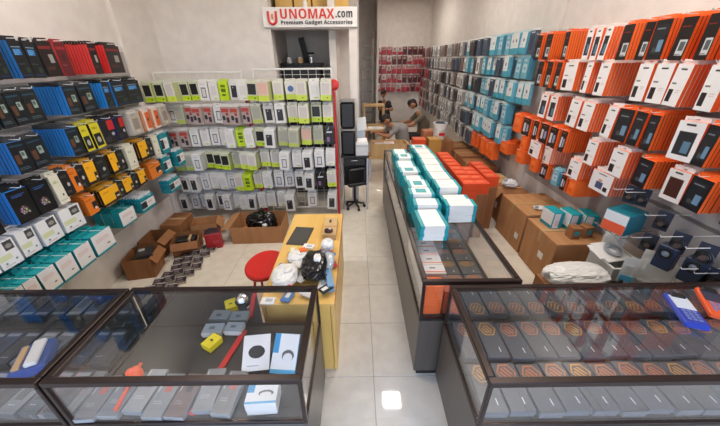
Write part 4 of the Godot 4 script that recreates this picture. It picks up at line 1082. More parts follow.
func build_counter_stacks() -> void:
	var y := TOP
	# row along the aisle edge
	var z := 2.06
	for i in 9:
		var n: int = [4, 5, 6, 6, 4, 5, 4, 5, 4][i]
		var dz: float = [0.31, 0.15, 0.17, 0.2, 0.3, 0.2, 0.34, 0.2, 0.34][i]
		for k in n:
			teal_box("white box with teal ends, %s of %s stack along the showcase's aisle edge" % ["topmost" if k == n - 1 else "lower one", ORD[i]], "teal-ended boxes along the aisle edge", v3(0.605 + 0.012 * sin(i * 2.0), y + k * 0.034, z + dz * 0.5), Vector3(0.225 + 0.015 * sin(i * 1.4), 0.034, dz - 0.006), i in [2, 3, 5, 7])
		z += dz + 0.012
	# row along the wall edge
	z = 2.36
	for i in 9:
		var n2: int = [5, 4, 6, 6, 6, 6, 6, 6, 6][i]
		var dz2: float = [0.15, 0.16, 0.23, 0.23, 0.23, 0.23, 0.23, 0.23, 0.2][i]
		for k in n2:
			teal_box("white box with teal ends, %s of %s stack along the showcase's wall edge" % ["topmost" if k == n2 - 1 else "lower one", ORD[i]], "teal-ended boxes along the wall edge", v3(0.9 + (0.01 if i < 2 else -0.02) + 0.01 * sin(i * 1.3), y + k * 0.034, z + dz2 * 0.5), Vector3(0.27 if i < 2 else 0.24, 0.034, dz2 - 0.006), i == 8)
		z += dz2 + 0.012
	# orange boxes beyond, piled on cartons between showcase and wall
	for c in 3:
		var x: float = [1.415, 1.64, 1.87][c]
		var zz: float = [3.58, 3.75, 4.0][c]
		while zz < [4.8, 4.4, 4.5][c]:
			carton("closed_carton", "closed carton carrying orange boxes behind the long showcase", v3(x, 0, zz + 0.09), Vector3(0.205, 0.68, 0.35), 0.0, "kraft_dark", "cartons carrying orange boxes")
			for j in 2:
				for k in (2 if c == 0 else 1):
					flat_box("orange_box", "%s orange box, %s layer, in the %s column of orange boxes behind the showcase" % [ORD[j + 2 * int((zz - [3.58, 3.75, 4.0][c]) / 0.36)], ["lower", "upper"][k], ORD[c]], "box", "orange boxes piled behind the showcase", v3(x, 0.68 + k * 0.11, zz + j * 0.18), Vector3(0.19, 0.108 if c == 0 else 0.15, 0.165), print_mat("print_orange_top", rgb(226, 72, 30), [["r", 0.2, 0.25, 0.6, 0.4, rgb(236, 110, 60)], ["t", 0.25, 0.4, 0.5, 2, rgb(250, 180, 140)]]), mat("orange_box_side", rgb(226, 78, 36), 0.4), rng.randf_range(-0.05, 0.05))
			zz += 0.37

# ------------------------------------------------------------------ cartons along the wall
func build_cartons() -> void:
	var a := carton("big_carton", "large brown carton with a white label, next to the wide showcase", v3(2.38, 0, 2.93), Vector3(0.6, 0.55, 0.6), 0.0, "kraft")
	bx(a, "address_label", Vector3(0.002, 0.08, 0.09), Vector3(-0.3015, 0.28, 0.1), mats["label_white"])
	var b := carton("big_carton", "large brown carton second from the wide showcase", v3(2.39, 0, 3.62), Vector3(0.62, 0.56, 0.66), 0.03, "kraft")
	bx(b, "address_label", Vector3(0.002, 0.08, 0.08), Vector3(-0.3115, 0.2, 0.22), mats["label_white"])
	var c := carton("big_carton", "brown carton with a torn top, third from the wide showcase", v3(2.36, 0, 4.32), Vector3(0.4, 0.5, 0.45), 0.0, "kraft_dark")
	bx(c, "address_label", Vector3(0.002, 0.1, 0.06), Vector3(-0.2015, 0.25, 0.08), mats["label_white"])
	bx(c, "flap", Vector3(0.14, 0.004, 0.4), Vector3(-0.25, 0.45, 0), mats["kraft"], 0.0, Vector3(0, 0, 1.0))
	carton("big_carton", "brown carton with crumpled paper beyond the torn one", v3(2.34, 0, 4.86), Vector3(0.5, 0.45, 0.5), 0.08, "kraft_light")
	for i in 3:
		carton("big_carton", "brown carton against the passage wall past the paint bucket", v3(2.35, 0, 5.6 + i * 0.7), Vector3(0.5, 0.5, 0.55), 0.05 * i, "kraft_dark", "cartons along the passage wall")
	var p := thing("torn_film", "torn white film lying on the second large carton", "packaging", v3(2.34, 0.56, 3.45))
	part(p, "sheet", lump(Vector3(0.13, 0.02, 0.08), 81, 0.5, 9), mats["white_film"])
	part(p, "fold", lump(Vector3(0.04, 0.025, 0.03), 82, 0.5, 6), mats["grey_film"], Vector3(-0.06, 0.02, 0.02))
	var p2 := thing("torn_film", "torn white paper stuffed in the torn-top carton", "packaging", v3(2.34, 0.5, 4.32))
	part(p2, "sheet", lump(Vector3(0.16, 0.08, 0.12), 84, 0.5, 9), mats["white_film"])
	part(p2, "fold", lump(Vector3(0.05, 0.04, 0.03), 85, 0.5, 6), mats["grey_film"], Vector3(-0.08, 0.1, 0.02))
	# teal cartons standing on the first large carton
	for i in 3:
		var tt: Node3D = thing("teal_gadget_box", "%s teal and white box from the aisle, on the large carton" % ORD[i], "box", v3(2.25 + i * 0.17, 0.55, 3.06 - i * 0.04), "teal boxes on the first large carton", rng.randf_range(-0.25, 0.1))
		bx(tt, "carton", Vector3(0.13, 0.2, 0.2), Vector3(0, 0.1, 0), mat("teal_card", rgb(18, 152, 162), 0.4), 0.003)
		bx(tt, "front_print", Vector3(0.002, 0.19, 0.19), Vector3(-0.066, 0.1, 0), kinds["tl"].front)
		bx(tt, "side_print", Vector3(0.07, 0.18, 0.002), Vector3(-0.02, 0.1, 0.101), kinds["tl"].front)
	for i in 2:
		var sb := thing("small_brown_box", "small brown box with a teal mark beside the teal boxes", "box", v3(2.33 + i * 0.14, 0.55, 2.78 + i * 0.02), "small brown boxes by the teal boxes", 0.2 * i)
		bx(sb, "carton", Vector3(0.1, 0.13, 0.1), Vector3(0, 0.065, 0), mats["kraft_dark"], 0.002)
		bx(sb, "teal_mark", Vector3(0.05, 0.05, 0.002), Vector3(0, 0.07, 0.051), mats["teal_card"])
	var bb := thing("black_sack", "small black sack behind the wide showcase beside the grey tub", "bag", v3(2.26, 0.42, 2.02))
	part(bb, "film", lump(Vector3(0.08, 0.07, 0.07), 95, 0.2, 10), mats["black_film"])
	part(bb, "knot", lump(Vector3(0.02, 0.02, 0.02), 96, 0.3, 6), mats["black_film"], Vector3(0, 0.13, 0))
	var bag := thing("white_bag", "large white plastic bag behind the wide showcase", "bag", v3(1.98, 0.42, 2.16))
	part(bag, "film", lump(Vector3(0.33, 0.11, 0.17), 91, 0.22, 22), mats["white_film"])
	part(bag, "knot", lump(Vector3(0.05, 0.05, 0.04), 92, 0.4, 7), mats["white_film"], Vector3(-0.3, 0.1, 0.02))
	carton("big_carton", "low carton under the white plastic bag", v3(1.98, 0, 2.16), Vector3(0.5, 0.42, 0.35), 0.0, "kraft_dark")

# ------------------------------------------------------------------ low hooks by the wide showcase
func coil_pack(label: String, at: Vector3, yaw: float, r: float) -> void:
	var t := thing("coiled_cable_pack", label, "cable", at, "coiled cables on the low hooks", yaw)
	bx(t, "header_card", Vector3(r * 2.2, r * 2.6 + 0.05, 0.004), Vector3(0, -r - 0.01, -0.006), mat("navy_header", rgb(44, 50, 66), 0.4))
	for k in 3:
		var pts := []
		for i in 17:
			var a := TAU * i / 16.0
			pts.append(Vector3(cos(a) * (r - k * 0.011), -0.03 - r + sin(a) * (r - k * 0.011), 0.008 * k))
		part(t, "cable_loop", rod(pts, 0.0065, 6), mats["black_plastic"])
	part(t, "plug", lathe([[0.0, -0.008], [0.02, -0.008], [0.022, 0.0], [0.02, 0.01], [0.0, 0.012]], 12), mat("plug_brown", rgb(86, 66, 56), 0.4), Vector3(0, -0.03 - r, 0.01), Vector3(PI / 2, 0, 0))

func blister(nm: String, label: String, at: Vector3, yaw: float, w: float, h: float, d: float) -> Node3D:
	var t := thing(nm, label, "pack", at, "", yaw)
	bx(t, "back_card", Vector3(w, h, 0.004), Vector3(0, -h * 0.5, -d * 0.5), mats["label_white"])
	bx(t, "bubble", Vector3(w * 0.86, h * 0.7, d), Vector3(0, -h * 0.58, 0), mats["clear_plastic"], 0.012)
	return t

func build_low_goods() -> void:
	var spots := [[1.26, 628, 0.042], [1.26, 640, 0.042], [1.14, 660, 0.045], [1.1, 676, 0.045], [0.94, 646, 0.045], [0.94, 710, 0.05], [1.12, 702, 0.045]]
	for i in spots.size():
		var h: float = spots[i][0]
		var x := 2.42 + 0.05 * (i % 3)
		var z := z_at(spots[i][1], x, h - 0.1)
		coil_pack("black coiled cable pack on a low hook, %s from the figure-printed box" % ORD[i], v3(x, h, z), -PI / 2 + 0.5, spots[i][2])
		hook(wall_right, v3(WALL_R, h, z), v3(x - 0.16, h, z))
	# stereo headset boxes in dark navy on clear hooks
	for i in 2:
		var zb := z_at(667 + i * 22, 2.4, 0.95)
		var nb := thing("navy_speaker_box", "navy blue boxed speaker hanging %s" % ["beside the grey tub", "next to the large clear pack"][i], "box", v3(2.42 + 0.04 * i, 1.02, zb), "navy speaker boxes", -PI / 2 + 0.4)
		bx(nb, "carton", Vector3(0.12, 0.2, 0.09), Vector3(0, -0.12, 0), mat("navy_dark", rgb(40, 50, 72), 0.35), 0.006)
		part(nb, "speaker_ring", lathe([[0.025, 0.0], [0.042, 0.0], [0.042, 0.012], [0.025, 0.012]], 20), mats["black_plastic"], Vector3(0, -0.08, 0.045), Vector3(PI / 2, 0, 0))
		part(nb, "speaker_cone", lathe([[0.025, 0.004], [0.012, 0.001], [0.0, 0.008]], 16), mat("cone_grey", rgb(150, 160, 172), 0.3, 0.4), Vector3(0, -0.08, 0.045), Vector3(PI / 2, 0, 0))
	# big teal carton on a hook shelf
	var z0 := z_at(612, 2.42, 0.95)
	var tb := thing("teal_carton", "teal carton with a white printed end hanging low beside the plastic tubs", "carton", v3(2.45, 0.86, z0 - 0.1), "", 0.35)
	bx(tb, "carton_body", Vector3(0.26, 0.2, 0.2), Vector3(0, 0.1, 0), mat("teal_dark", rgb(14, 116, 134), 0.35), 0.004)
	bx(tb, "end_print", Vector3(0.002, 0.19, 0.19), Vector3(-0.131, 0.1, 0), print_mat("print_tealend", rgb(220, 222, 222), [["r", 0.2, 0.2, 0.3, 0.3, rgb(80, 84, 96)], ["r", 0.0, 0.75, 0.45, 0.25, rgb(226, 96, 62)], ["c", 0.7, 0.35, 0.12, rgb(150, 110, 110)]]))
	var sh := thing("hook_shelf", "grey wire shelf under the teal carton", "shelf", v3(2.53, 0.85, z0 - 0.1))
	for i in 6:
		part(sh, "wire", rod([Vector3(-0.2, 0, -0.15 + i * 0.06), Vector3(0.2, 0, -0.15 + i * 0.06)], 0.004, 5), mats["steel"])
	part(sh, "edge_wire", rod([Vector3(-0.2, 0, -0.16), Vector3(-0.2, 0, 0.16)], 0.004, 5), mats["steel"])
	# plastic tubs and packs between the wide showcase and the wall
	var tub := thing("grey_tub", "translucent grey plastic tub behind the wide showcase", "tub", v3(2.4, 0.3, 2.26))
	for s in [-1, 1]:
		bx(tub, "tub_wall", Vector3(0.008, 0.34, 0.3), Vector3(s * 0.15, 0.17, 0), mat("tub_grey", rgb(178, 178, 176), 0.3), 0.002)
		bx(tub, "tub_wall", Vector3(0.3, 0.34, 0.008), Vector3(0, 0.17, s * 0.15), mats["tub_grey"], 0.002)
	bx(tub, "tub_base", Vector3(0.3, 0.008, 0.3), Vector3(0, 0.004, 0), mats["tub_grey"])
	part(tub, "rim", rod([Vector3(-0.155, 0.34, -0.155), Vector3(0.155, 0.34, -0.155), Vector3(0.155, 0.34, 0.155), Vector3(-0.155, 0.34, 0.155), Vector3(-0.155, 0.34, -0.155)], 0.008), mats["label_white"])
	carton("big_carton", "plain carton under the translucent grey tub", v3(2.44, 0, 2.26), Vector3(0.38, 0.3, 0.3), 0.0, "kraft_dark")
	var rp := thing("ring_light_pack", "white and clear pack with a grey ring resting on the grey tub", "pack", v3(2.34, 0.66, 2.3), "", 0.25)
	bx(rp, "card", Vector3(0.3, 0.012, 0.22), Vector3(0, 0.03, 0), mats["label_white"], 0.003, Vector3(0.35, 0, -0.1))
	var rl := part(rp, "ring", lathe([[0.045, 0.0], [0.075, 0.0], [0.075, 0.016], [0.045, 0.016], [0.045, 0.0]], 28), mat("ring_grey", rgb(150, 152, 154), 0.3), Vector3(0.01, 0.042, 0.005), Vector3(0.35, 0, -0.1))
	rl.scale = Vector3(1.15, 1, 1)
	bx(rp, "hang_tab", Vector3(0.06, 0.008, 0.16), Vector3(-0.17, 0.05, -0.01), mats["label_white"], 0.002, Vector3(0.35, 0, -0.1))
	var bp := blister("blue_strip_pack", "white card pack with a blue strip hanging past the grey tub", v3(2.33, 0.78, 2.06), -0.5, 0.1, 0.26, 0.03)
	bx(bp, "blue_strip", Vector3(0.09, 0.06, 0.006), Vector3(0, -0.2, 0.017), mat("sky_card", rgb(86, 176, 220), 0.4))
	blister("clear_pack", "large clear blister pack by the wall over the wide showcase", v3(2.5, 0.86, 1.98), -0.6, 0.26, 0.3, 0.08)
	blister("clear_pack", "frosted clear pack beyond the black cables, against the wall", v3(2.48, 0.8, 2.47), -1.2, 0.18, 0.28, 0.06)
	for h in [0.95, 0.82, 0.72]:
		hook(wall_right, v3(WALL_R, h, 1.7), v3(2.3, h, 1.7))

# ------------------------------------------------------------------ back of the shop
func build_back_office() -> void:
	# loft above the sign
	for i in 4:
		carton("loft_carton", "yellow-brown carton on the loft above the sign, %s from the dark side" % ORD[i], v3(-1.06 + i * 0.27, 2.92, 5.45), Vector3(0.25, 0.4, 0.3), 0.02 * i, "veneer", "cartons on the loft")
	var bt := thing("white_bottle", "small white bottle at the loft edge above the sign", "bottle", v3(-0.72, 2.92, 5.08))
	part(bt, "bottle_body", lathe([[0.0, 0.0], [0.035, 0.0], [0.035, 0.09], [0.018, 0.12], [0.018, 0.14]], 14), mats["white_film"])
	part(bt, "cap", lathe([[0.02, 0.14], [0.02, 0.165], [0.0, 0.167]], 12), mats["label_white"])
	# dark room behind the opening
	var cb := thing("black_cabinet", "tall black cabinet inside the dark opening under the sign", "cabinet", v3(-0.9, 0, 5.6))
	bx(cb, "cabinet_body", Vector3(0.62, 2.22, 0.4), Vector3(0, 1.11, 0), mat("cab_black", rgb(30, 27, 27), 0.5), 0.004)
	bx(cb, "cabinet_top", Vector3(0.66, 0.03, 0.44), Vector3(0, 2.235, 0), mats["cab_black"], 0.004)
	for s in [-1, 1]:
		var dr := bx(cb, "cabinet_door", Vector3(0.3, 2.1, 0.012), Vector3(s * 0.152, 1.1, 0.206), mats["cab_black"], 0.003)
		bx(dr, "handle", Vector3(0.012, 0.12, 0.014), Vector3(-s * 0.13, 0.1, 0.012), mats["steel"], 0.002)
	for i in 3:
		var j := thing("jar", ["white jar on the black cabinet in the dark opening", "low tan jar on the black cabinet in the dark opening", "tall grey jar on the black cabinet in the dark opening"][i], "jar", v3(-1.1 + i * 0.18, 2.25, 5.5))
		part(j, "jar_body", lathe([[0.0, 0.0], [0.04, 0.0], [0.042, 0.06 + 0.03 * (i / 2)], [0.03, 0.075 + 0.03 * (i / 2)], [0.0, 0.075 + 0.03 * (i / 2)]], 14), [mats["label_white"], mats["kraft_light"], mats["steel"]][i])
		part(j, "lid", lathe([[0.032, 0.075 + 0.03 * (i / 2)], [0.032, 0.09 + 0.03 * (i / 2)], [0.0, 0.092 + 0.03 * (i / 2)]], 14), mats["label_white"])
	var stg := thing("stair_flight", "black stair flight sloping up inside the dark opening", "stairs", v3(-0.68, 0, 6.03))
	for i in 6:
		bx(stg, "step", Vector3(0.12, 0.025, 0.12), Vector3(0.08 - i * 0.045, 1.4 + i * 0.2, 0), mats["cab_black"])
	bx(stg, "stringer", Vector3(0.09, 2.6, 0.04), Vector3(-0.02, 1.36, 0.07), mats["cab_black"], 0.004, Vector3(0, 0, 0.2))
	# ladder at the mouth of the narrow recess
	var ld := thing("ladder", "grey metal ladder leaning at the narrow recess", "ladder", v3(0.29, 0, 9.46))
	for s in [-1, 1]:
		bx(ld, "stile", Vector3(0.032, 2.8, 0.05), Vector3(s * 0.16, 1.4, 0.0), mat("ladder_grey", rgb(128, 126, 122), 0.4, 0.6), 0.004, Vector3(-0.05, 0, 0))
	for i in 9:
		bx(ld, "rung", Vector3(0.3, 0.026, 0.03), Vector3(0, 0.3 + i * 0.29, -0.07 * (0.3 + i * 0.29 - 1.375) * 0.7), mats["ladder_grey"], 0.003)
	# black desk in front of the pier with two black cases, a printer and a chair below it
	var d := thing("black_desk", "black desk with steel legs at the end of the aisle", "desk", v3(-0.05, 0, 4.74))
	bx(d, "desk_top", Vector3(0.44, 0.03, 0.26), Vector3(0, 0.925, 0), mats["cab_black"], 0.004)
	bx(d, "back_panel", Vector3(0.4, 0.55, 0.015), Vector3(0, 0.63, -0.11), mats["cab_black"], 0.003)
	for s in [-1, 1]:
		for q in [-1, 1]:
			bx(d, "leg", Vector3(0.028, 0.91, 0.028), Vector3(s * 0.2, 0.455, q * 0.11), mats["steel"], 0.004)
	var dw := bx(d, "drawer", Vector3(0.34, 0.12, 0.2), Vector3(-0.01, 0.845, 0.02), mats["cab_black"], 0.004)
	bx(dw, "handle", Vector3(0.1, 0.012, 0.014), Vector3(0, 0.02, 0.107), mats["steel"], 0.003)
	for i in 2:
		var c := thing("black_case", ["lower of two black cases piled on the black desk", "upper of two black cases piled on the black desk"][i], "case", v3(-0.15, 0.942 + i * 0.415, 4.75))
		bx(c, "case_body", Vector3(0.22, 0.385, 0.22), Vector3(0, 0.1925, 0), mats["black_plastic"], 0.03)
		bx(c, "grey_band", Vector3(0.222, 0.025, 0.222), Vector3(0, 0.398, 0), mat("band_grey", rgb(140, 138, 136), 0.4))
	var oc := thing("office_chair", "black office chair on castors pushed under the black desk", "chair", v3(-0.06, 0, 4.7), "", 0.4)
	part(oc, "seat", cbox(Vector3(0.3, 0.08, 0.22), 0.03), mats["black_plastic"], Vector3(0, 0.46, 0))
	part(oc, "backrest", cbox(Vector3(0.28, 0.24, 0.05), 0.02), mats["black_plastic"], Vector3(0, 0.63, 0.1), Vector3(0.1, 0, 0))
	part(oc, "gas_post", rod([Vector3(0, 0.1, 0), Vector3(0, 0.44, 0)], 0.022, 10), mats["black_plastic"])
	for i in 5:
		var a := TAU * i / 5 + 0.3
		part(oc, "base_arm", rod([Vector3(0, 0.11, 0), Vector3(cos(a) * 0.16, 0.07, sin(a) * 0.16)], 0.018, 8), mats["black_plastic"])
		part(oc, "castor", lathe([[0.0, -0.015], [0.026, -0.015], [0.026, 0.015], [0.0, 0.015]], 12), mats["black_plastic"], Vector3(cos(a) * 0.16, 0.028, sin(a) * 0.16), Vector3(PI / 2, a, 0))
	var pr := thing("printer", "pale grey printer standing on the black desk", "printer", v3(0.065, 0.94, 4.72))
	bx(pr, "printer_body", Vector3(0.2, 0.2, 0.22), Vector3(0, 0.1, 0), mat("printer_grey", rgb(200, 200, 200), 0.4), 0.012)
	var tr := bx(pr, "paper_tray", Vector3(0.16, 0.012, 0.14), Vector3(0, 0.215, -0.02), mats["label_white"], 0.002, Vector3(0.3, 0, 0))
	bx(tr, "sheet", Vector3(0.14, 0.004, 0.13), Vector3(0, 0.009, 0), mats["sign_white"])
	bx(pr, "control_strip", Vector3(0.18, 0.03, 0.004), Vector3(0, 0.16, 0.111), mats["tub_grey"])
	var pp := thing("paper_stand", "white sheet propped up behind the pale grey printer", "paper", v3(0.05, 0.942, 4.85), "", 0.1)
	bx(pp, "backing", Vector3(0.14, 0.5, 0.006), Vector3(0, 0.25, 0.0), mats["grey_film"])
	bx(pp, "sheet", Vector3(0.15, 0.2, 0.004), Vector3(0.01, 0.45, 0.008), mats["label_white"], 0.0, Vector3(0, 0, 0.12))
	var rk := thing("red_ribbon", "red ribbon rosette tied to the wire stand beside the pier", "ribbon", v3(-0.32, 1.9, 4.42))
	part(rk, "rosette", lump(Vector3(0.09, 0.09, 0.03), 101, 0.3, 10), mats["red_plastic"])
	bx(rk, "tail", Vector3(0.03, 0.2, 0.006), Vector3(0.0, -0.08, 0.0), mats["red_plastic"], 0.0, Vector3(0, 0, 0.1))
	# work table with the opened carton
	var wt := thing("work_table", "low work table under the opened carton at the end of the aisle", "table", v3(0.66, 0, 6.15))
	bx(wt, "table_top", Vector3(0.9, 0.03, 0.44), Vector3(0, 0.5, 0), mats["kraft_light"], 0.003)
	for s in [-1, 1]:
		for q in [-1, 1]:
			bx(wt, "leg", Vector3(0.04, 0.485, 0.04), Vector3(s * 0.41, 0.2425, q * 0.19), mats["steel"], 0.003)
	open_carton("tan carton opened on the work table in front of the bending person", v3(0.63, 0.515, 6.15), Vector3(0.72, 0.27, 0.36), 0.0, "kraft_light", [[0, 0.6, 0.1]])
	for i in 2:
		flat_box("pink_parcel", ["pale pink parcel inside the tan carton", "brown parcel inside the tan carton"][i], "parcel", "", v3(0.48 + i * 0.0 + (0.16 if i == 0 else -0.06), 0.53, 6.15 - 0.03 * i), Vector3(0.2, 0.24 + 0.03 * i, 0.2), print_mat(["print_pink", "print_brown"][i], [rgb(222, 202, 200), rgb(176, 130, 84)][i], [["r", 0.2, 0.3, 0.4, 0.2, rgb(150, 120, 110)]]), mats["label_white"], 0.2 * i)
	# shelf stand and papers behind
	var ws := thing("wooden_stand", "light wooden stand with a board top in front of the seated worker", "stand", v3(0.47, 0, 9.1))
	bx(ws, "board", Vector3(0.6, 0.05, 0.4), Vector3(0, 1.12, 0), mats["kraft_light"], 0.004)
	bx(ws, "shelf", Vector3(0.58, 0.03, 0.4), Vector3(0, 0.55, 0), mats["kraft_light"], 0.004)
	for s in [-1, 1]:
		for q in [-1, 1]:
			bx(ws, "leg", Vector3(0.05, 1.085, 0.05), Vector3(s * 0.28, 0.5425, q * 0.17), mats["kraft_light"], 0.004)
	var sd := thing("side_table", "pale side table with papers past the opened carton", "table", v3(0.45, 0, 7.6))
	bx(sd, "table_top", Vector3(0.5, 0.03, 0.4), Vector3(0, 0.75, 0), mats["kraft_light"], 0.004)
	for s in [-1, 1]:
		for q in [-1, 1]:
			bx(sd, "leg", Vector3(0.035, 0.735, 0.035), Vector3(s * 0.22, 0.3675, q * 0.17), mats["kraft_dark"], 0.003)
	for i in 2:
		bx(thing("paper_sheet", "white sheets of paper on the pale side table", "paper", v3(0.36 + i * 0.17, 0.765, 7.6), "sheets on the side table", 0.3 * i), "sheet", Vector3(0.2, 0.02, 0.28), Vector3(0, 0.01, 0), mats["label_white"], 0.001)
	# paint bucket on a carton, near the orange boxes
	carton("closed_carton", "brown carton under the white bucket", v3(1.8, 0, 6.62), Vector3(0.5, 0.72, 0.45), 0.1, "kraft_dark")
	var bk := thing("white_bucket", "white bucket with a red print and dark contents", "bucket", v3(1.78, 0.722, 6.6))
	part(bk, "bucket_wall", lathe([[0.12, 0.0], [0.15, 0.33], [0.158, 0.33], [0.158, 0.35], [0.14, 0.35], [0.135, 0.29]], 26), mats["label_white"])
	part(bk, "contents", lump(Vector3(0.13, 0.06, 0.13), 111, 0.3, 9), mat("navy_cloth", rgb(52, 60, 78), 0.8), Vector3(0, 0.27, 0))
	bx(bk, "red_print", Vector3(0.12, 0.06, 0.004), Vector3(0.02, 0.13, 0.135), mats["red_plastic"], 0.0, Vector3(0.09, 0, 0))
	part(bk, "handle", rod([Vector3(-0.155, 0.32, 0), Vector3(-0.12, 0.24, 0.12), Vector3(0, 0.2, 0.16), Vector3(0.12, 0.24, 0.12), Vector3(0.155, 0.32, 0)], 0.004), mats["steel"])
	var ob := [[1.26, 6.2, "orange_box_side", "orange carton beside the seated person"], [1.62, 7.0, "tan_side", "tan carton between the orange carton and the bucket"], [1.58, 6.2, "yellow_brown", "yellow-brown carton in front of the white bucket"]]
	mat("tan_side", rgb(190, 120, 84), 0.6)
	mat("yellow_brown", rgb(190, 140, 66), 0.6)
	for o in ob:
		var q := thing("coloured_carton", o[3], "carton", v3(o[0], 0, o[1]))
		bx(q, "body", Vector3(0.26, 0.84, 0.26), Vector3(0, 0.42, 0), mats[o[2]], 0.005)
		bx(q, "tape", Vector3(0.262, 0.002, 0.04), Vector3(0, 0.841, 0), mats["tape"])

# ------------------------------------------------------------------ people
# bones: [from, to, radius from, radius to, colour index]; one skin over all of them
func skin_mesh(bones: Array, colours: Array, cell: float, blend: float) -> Mesh:
	var lo := Vector3.ONE * 1e6
	var hi := -lo
	for b in bones:
		var r: float = maxf(b[2], b[3]) + cell * 3 + blend
		for e in [b[0], b[1]]:
			lo = lo.min(e - Vector3.ONE * r)
			hi = hi.max(e + Vector3.ONE * r)
	var n := Vector3i(((hi - lo) / cell).ceil()) + Vector3i.ONE
	var field := PackedFloat32Array()
	field.resize(n.x * n.y * n.z)
	field.fill(9.0)
	var near := PackedFloat32Array()
	near.resize(field.size())
	near.fill(9.0)
	var who := PackedInt32Array()
	who.resize(field.size())
	for b in bones:
		var a: Vector3 = b[0]
		var ab: Vector3 = b[1] - b[0]
		var l2 := maxf(ab.length_squared(), 1e-9)
		var r: float = maxf(b[2], b[3]) + cell * 3 + blend
		var c0 := Vector3i(((a.min(b[1]) - Vector3.ONE * r - lo) / cell).floor()).clamp(Vector3i.ZERO, n - Vector3i.ONE)
		var c1 := Vector3i(((a.max(b[1]) + Vector3.ONE * r - lo) / cell).ceil()).clamp(Vector3i.ZERO, n - Vector3i.ONE)
		for x in range(c0.x, c1.x + 1):
			for y in range(c0.y, c1.y + 1):
				for z in range(c0.z, c1.z + 1):
					var p := lo + Vector3(x, y, z) * cell
					var t := clampf((p - a).dot(ab) / l2, 0, 1)
					var d: float = (p - a - ab * t).length() - lerpf(b[2], b[3], t)
					var id := (x * n.y + y) * n.z + z
					if d < near[id]:
						near[id] = d
						who[id] = b[4]
					var f := field[id]
					var hh := maxf(blend - absf(f - d), 0.0) / blend
					field[id] = minf(f, d) - hh * hh * blend * 0.25
	var st := SurfaceTool.new()
	st.begin(Mesh.PRIMITIVE_TRIANGLES)
	st.set_smooth_group(0)
	var index := {}
	var pos := []
	var col := []
	for x in n.x - 1:
		for y in n.y - 1:
			for z in n.z - 1:
				var base := (x * n.y + y) * n.z + z
				var v := []
				var inside := 0
				for k in 8:
					var f2 := field[base + ((k & 1) * n.y + ((k >> 1) & 1)) * n.z + (k >> 2)]
					v.append(f2)
					inside += int(f2 < 0.0)
				if inside == 0 or inside == 8:
					continue
				var s := Vector3.ZERO
				var c := 0
				for k in 8:
					for bit in [1, 2, 4]:
						var k2: int = k | bit
						if k2 != k and (v[k] < 0.0) != (v[k2] < 0.0):
							var t2: float = v[k] / (v[k] - v[k2])
							var pa := Vector3(k & 1, (k >> 1) & 1, k >> 2)
							var pb := Vector3(k2 & 1, (k2 >> 1) & 1, k2 >> 2)
							s += pa.lerp(pb, t2)
							c += 1
				index[base] = pos.size()
				pos.append(lo + (Vector3(x, y, z) + s / c) * cell)
				col.append(colours[who[base]])
	var step := [n.y * n.z, n.z, 1]
	for x in range(1, n.x - 1):
		for y in range(1, n.y - 1):
			for z in range(1, n.z - 1):
				var id := (x * n.y + y) * n.z + z
				var f0 := field[id] < 0.0
				for ax in 3:
					if f0 != (field[id + step[ax]] < 0.0):
						var u: int = step[(ax + 1) % 3]
						var w: int = step[(ax + 2) % 3]
						var q := [id - u - w, id - w, id, id - u]
						if not f0:
							q.reverse()
						for t3 in [0, 2, 1, 0, 3, 2]:
							var i: int = index[q[t3]]
							st.set_color(col[i])
							st.add_vertex(pos[i])
	st.index()
	st.generate_normals()
	return st.commit()

func hand_bones(wrist: Vector3, dir: Vector3, palm_n: Vector3, c: int) -> Array:
	var d := dir.normalized()
	var s := d.cross(palm_n).normalized()
	var b := [[wrist, wrist + d * 0.045, 0.024, 0.026, c]]
	for i in 4:
		var o := (i - 1.5) * 0.021
		var k := wrist + d * 0.08 + s * o
		var l: float = [0.062, 0.072, 0.068, 0.052][i]
		var mid := k + d * l * 0.5 - palm_n * 0.008
		b.append([wrist + d * 0.03 + s * o * 0.7, k, 0.015, 0.0105, c])
		b.append([k, mid, 0.0095, 0.009, c])
		b.append([mid, mid + (d - palm_n * 0.8).normalized() * l * 0.5, 0.009, 0.0075, c])
	var th := wrist + d * 0.025 - s * 0.028
	b.append([th, th + (d * 0.7 - s * 0.6).normalized() * 0.035, 0.013, 0.0105, c])
	b.append([th + (d * 0.7 - s * 0.6).normalized() * 0.035, th + (d * 0.7 - s * 0.6).normalized() * 0.035 + (d - s * 0.1).normalized() * 0.03, 0.0105, 0.0085, c])
	return b

func skin_material() -> StandardMaterial3D:
	if not mats.has("skin"):
		var m := StandardMaterial3D.new()
		m.vertex_color_use_as_albedo = true
		m.roughness = 0.7
		mats["skin"] = m
	return mats["skin"]

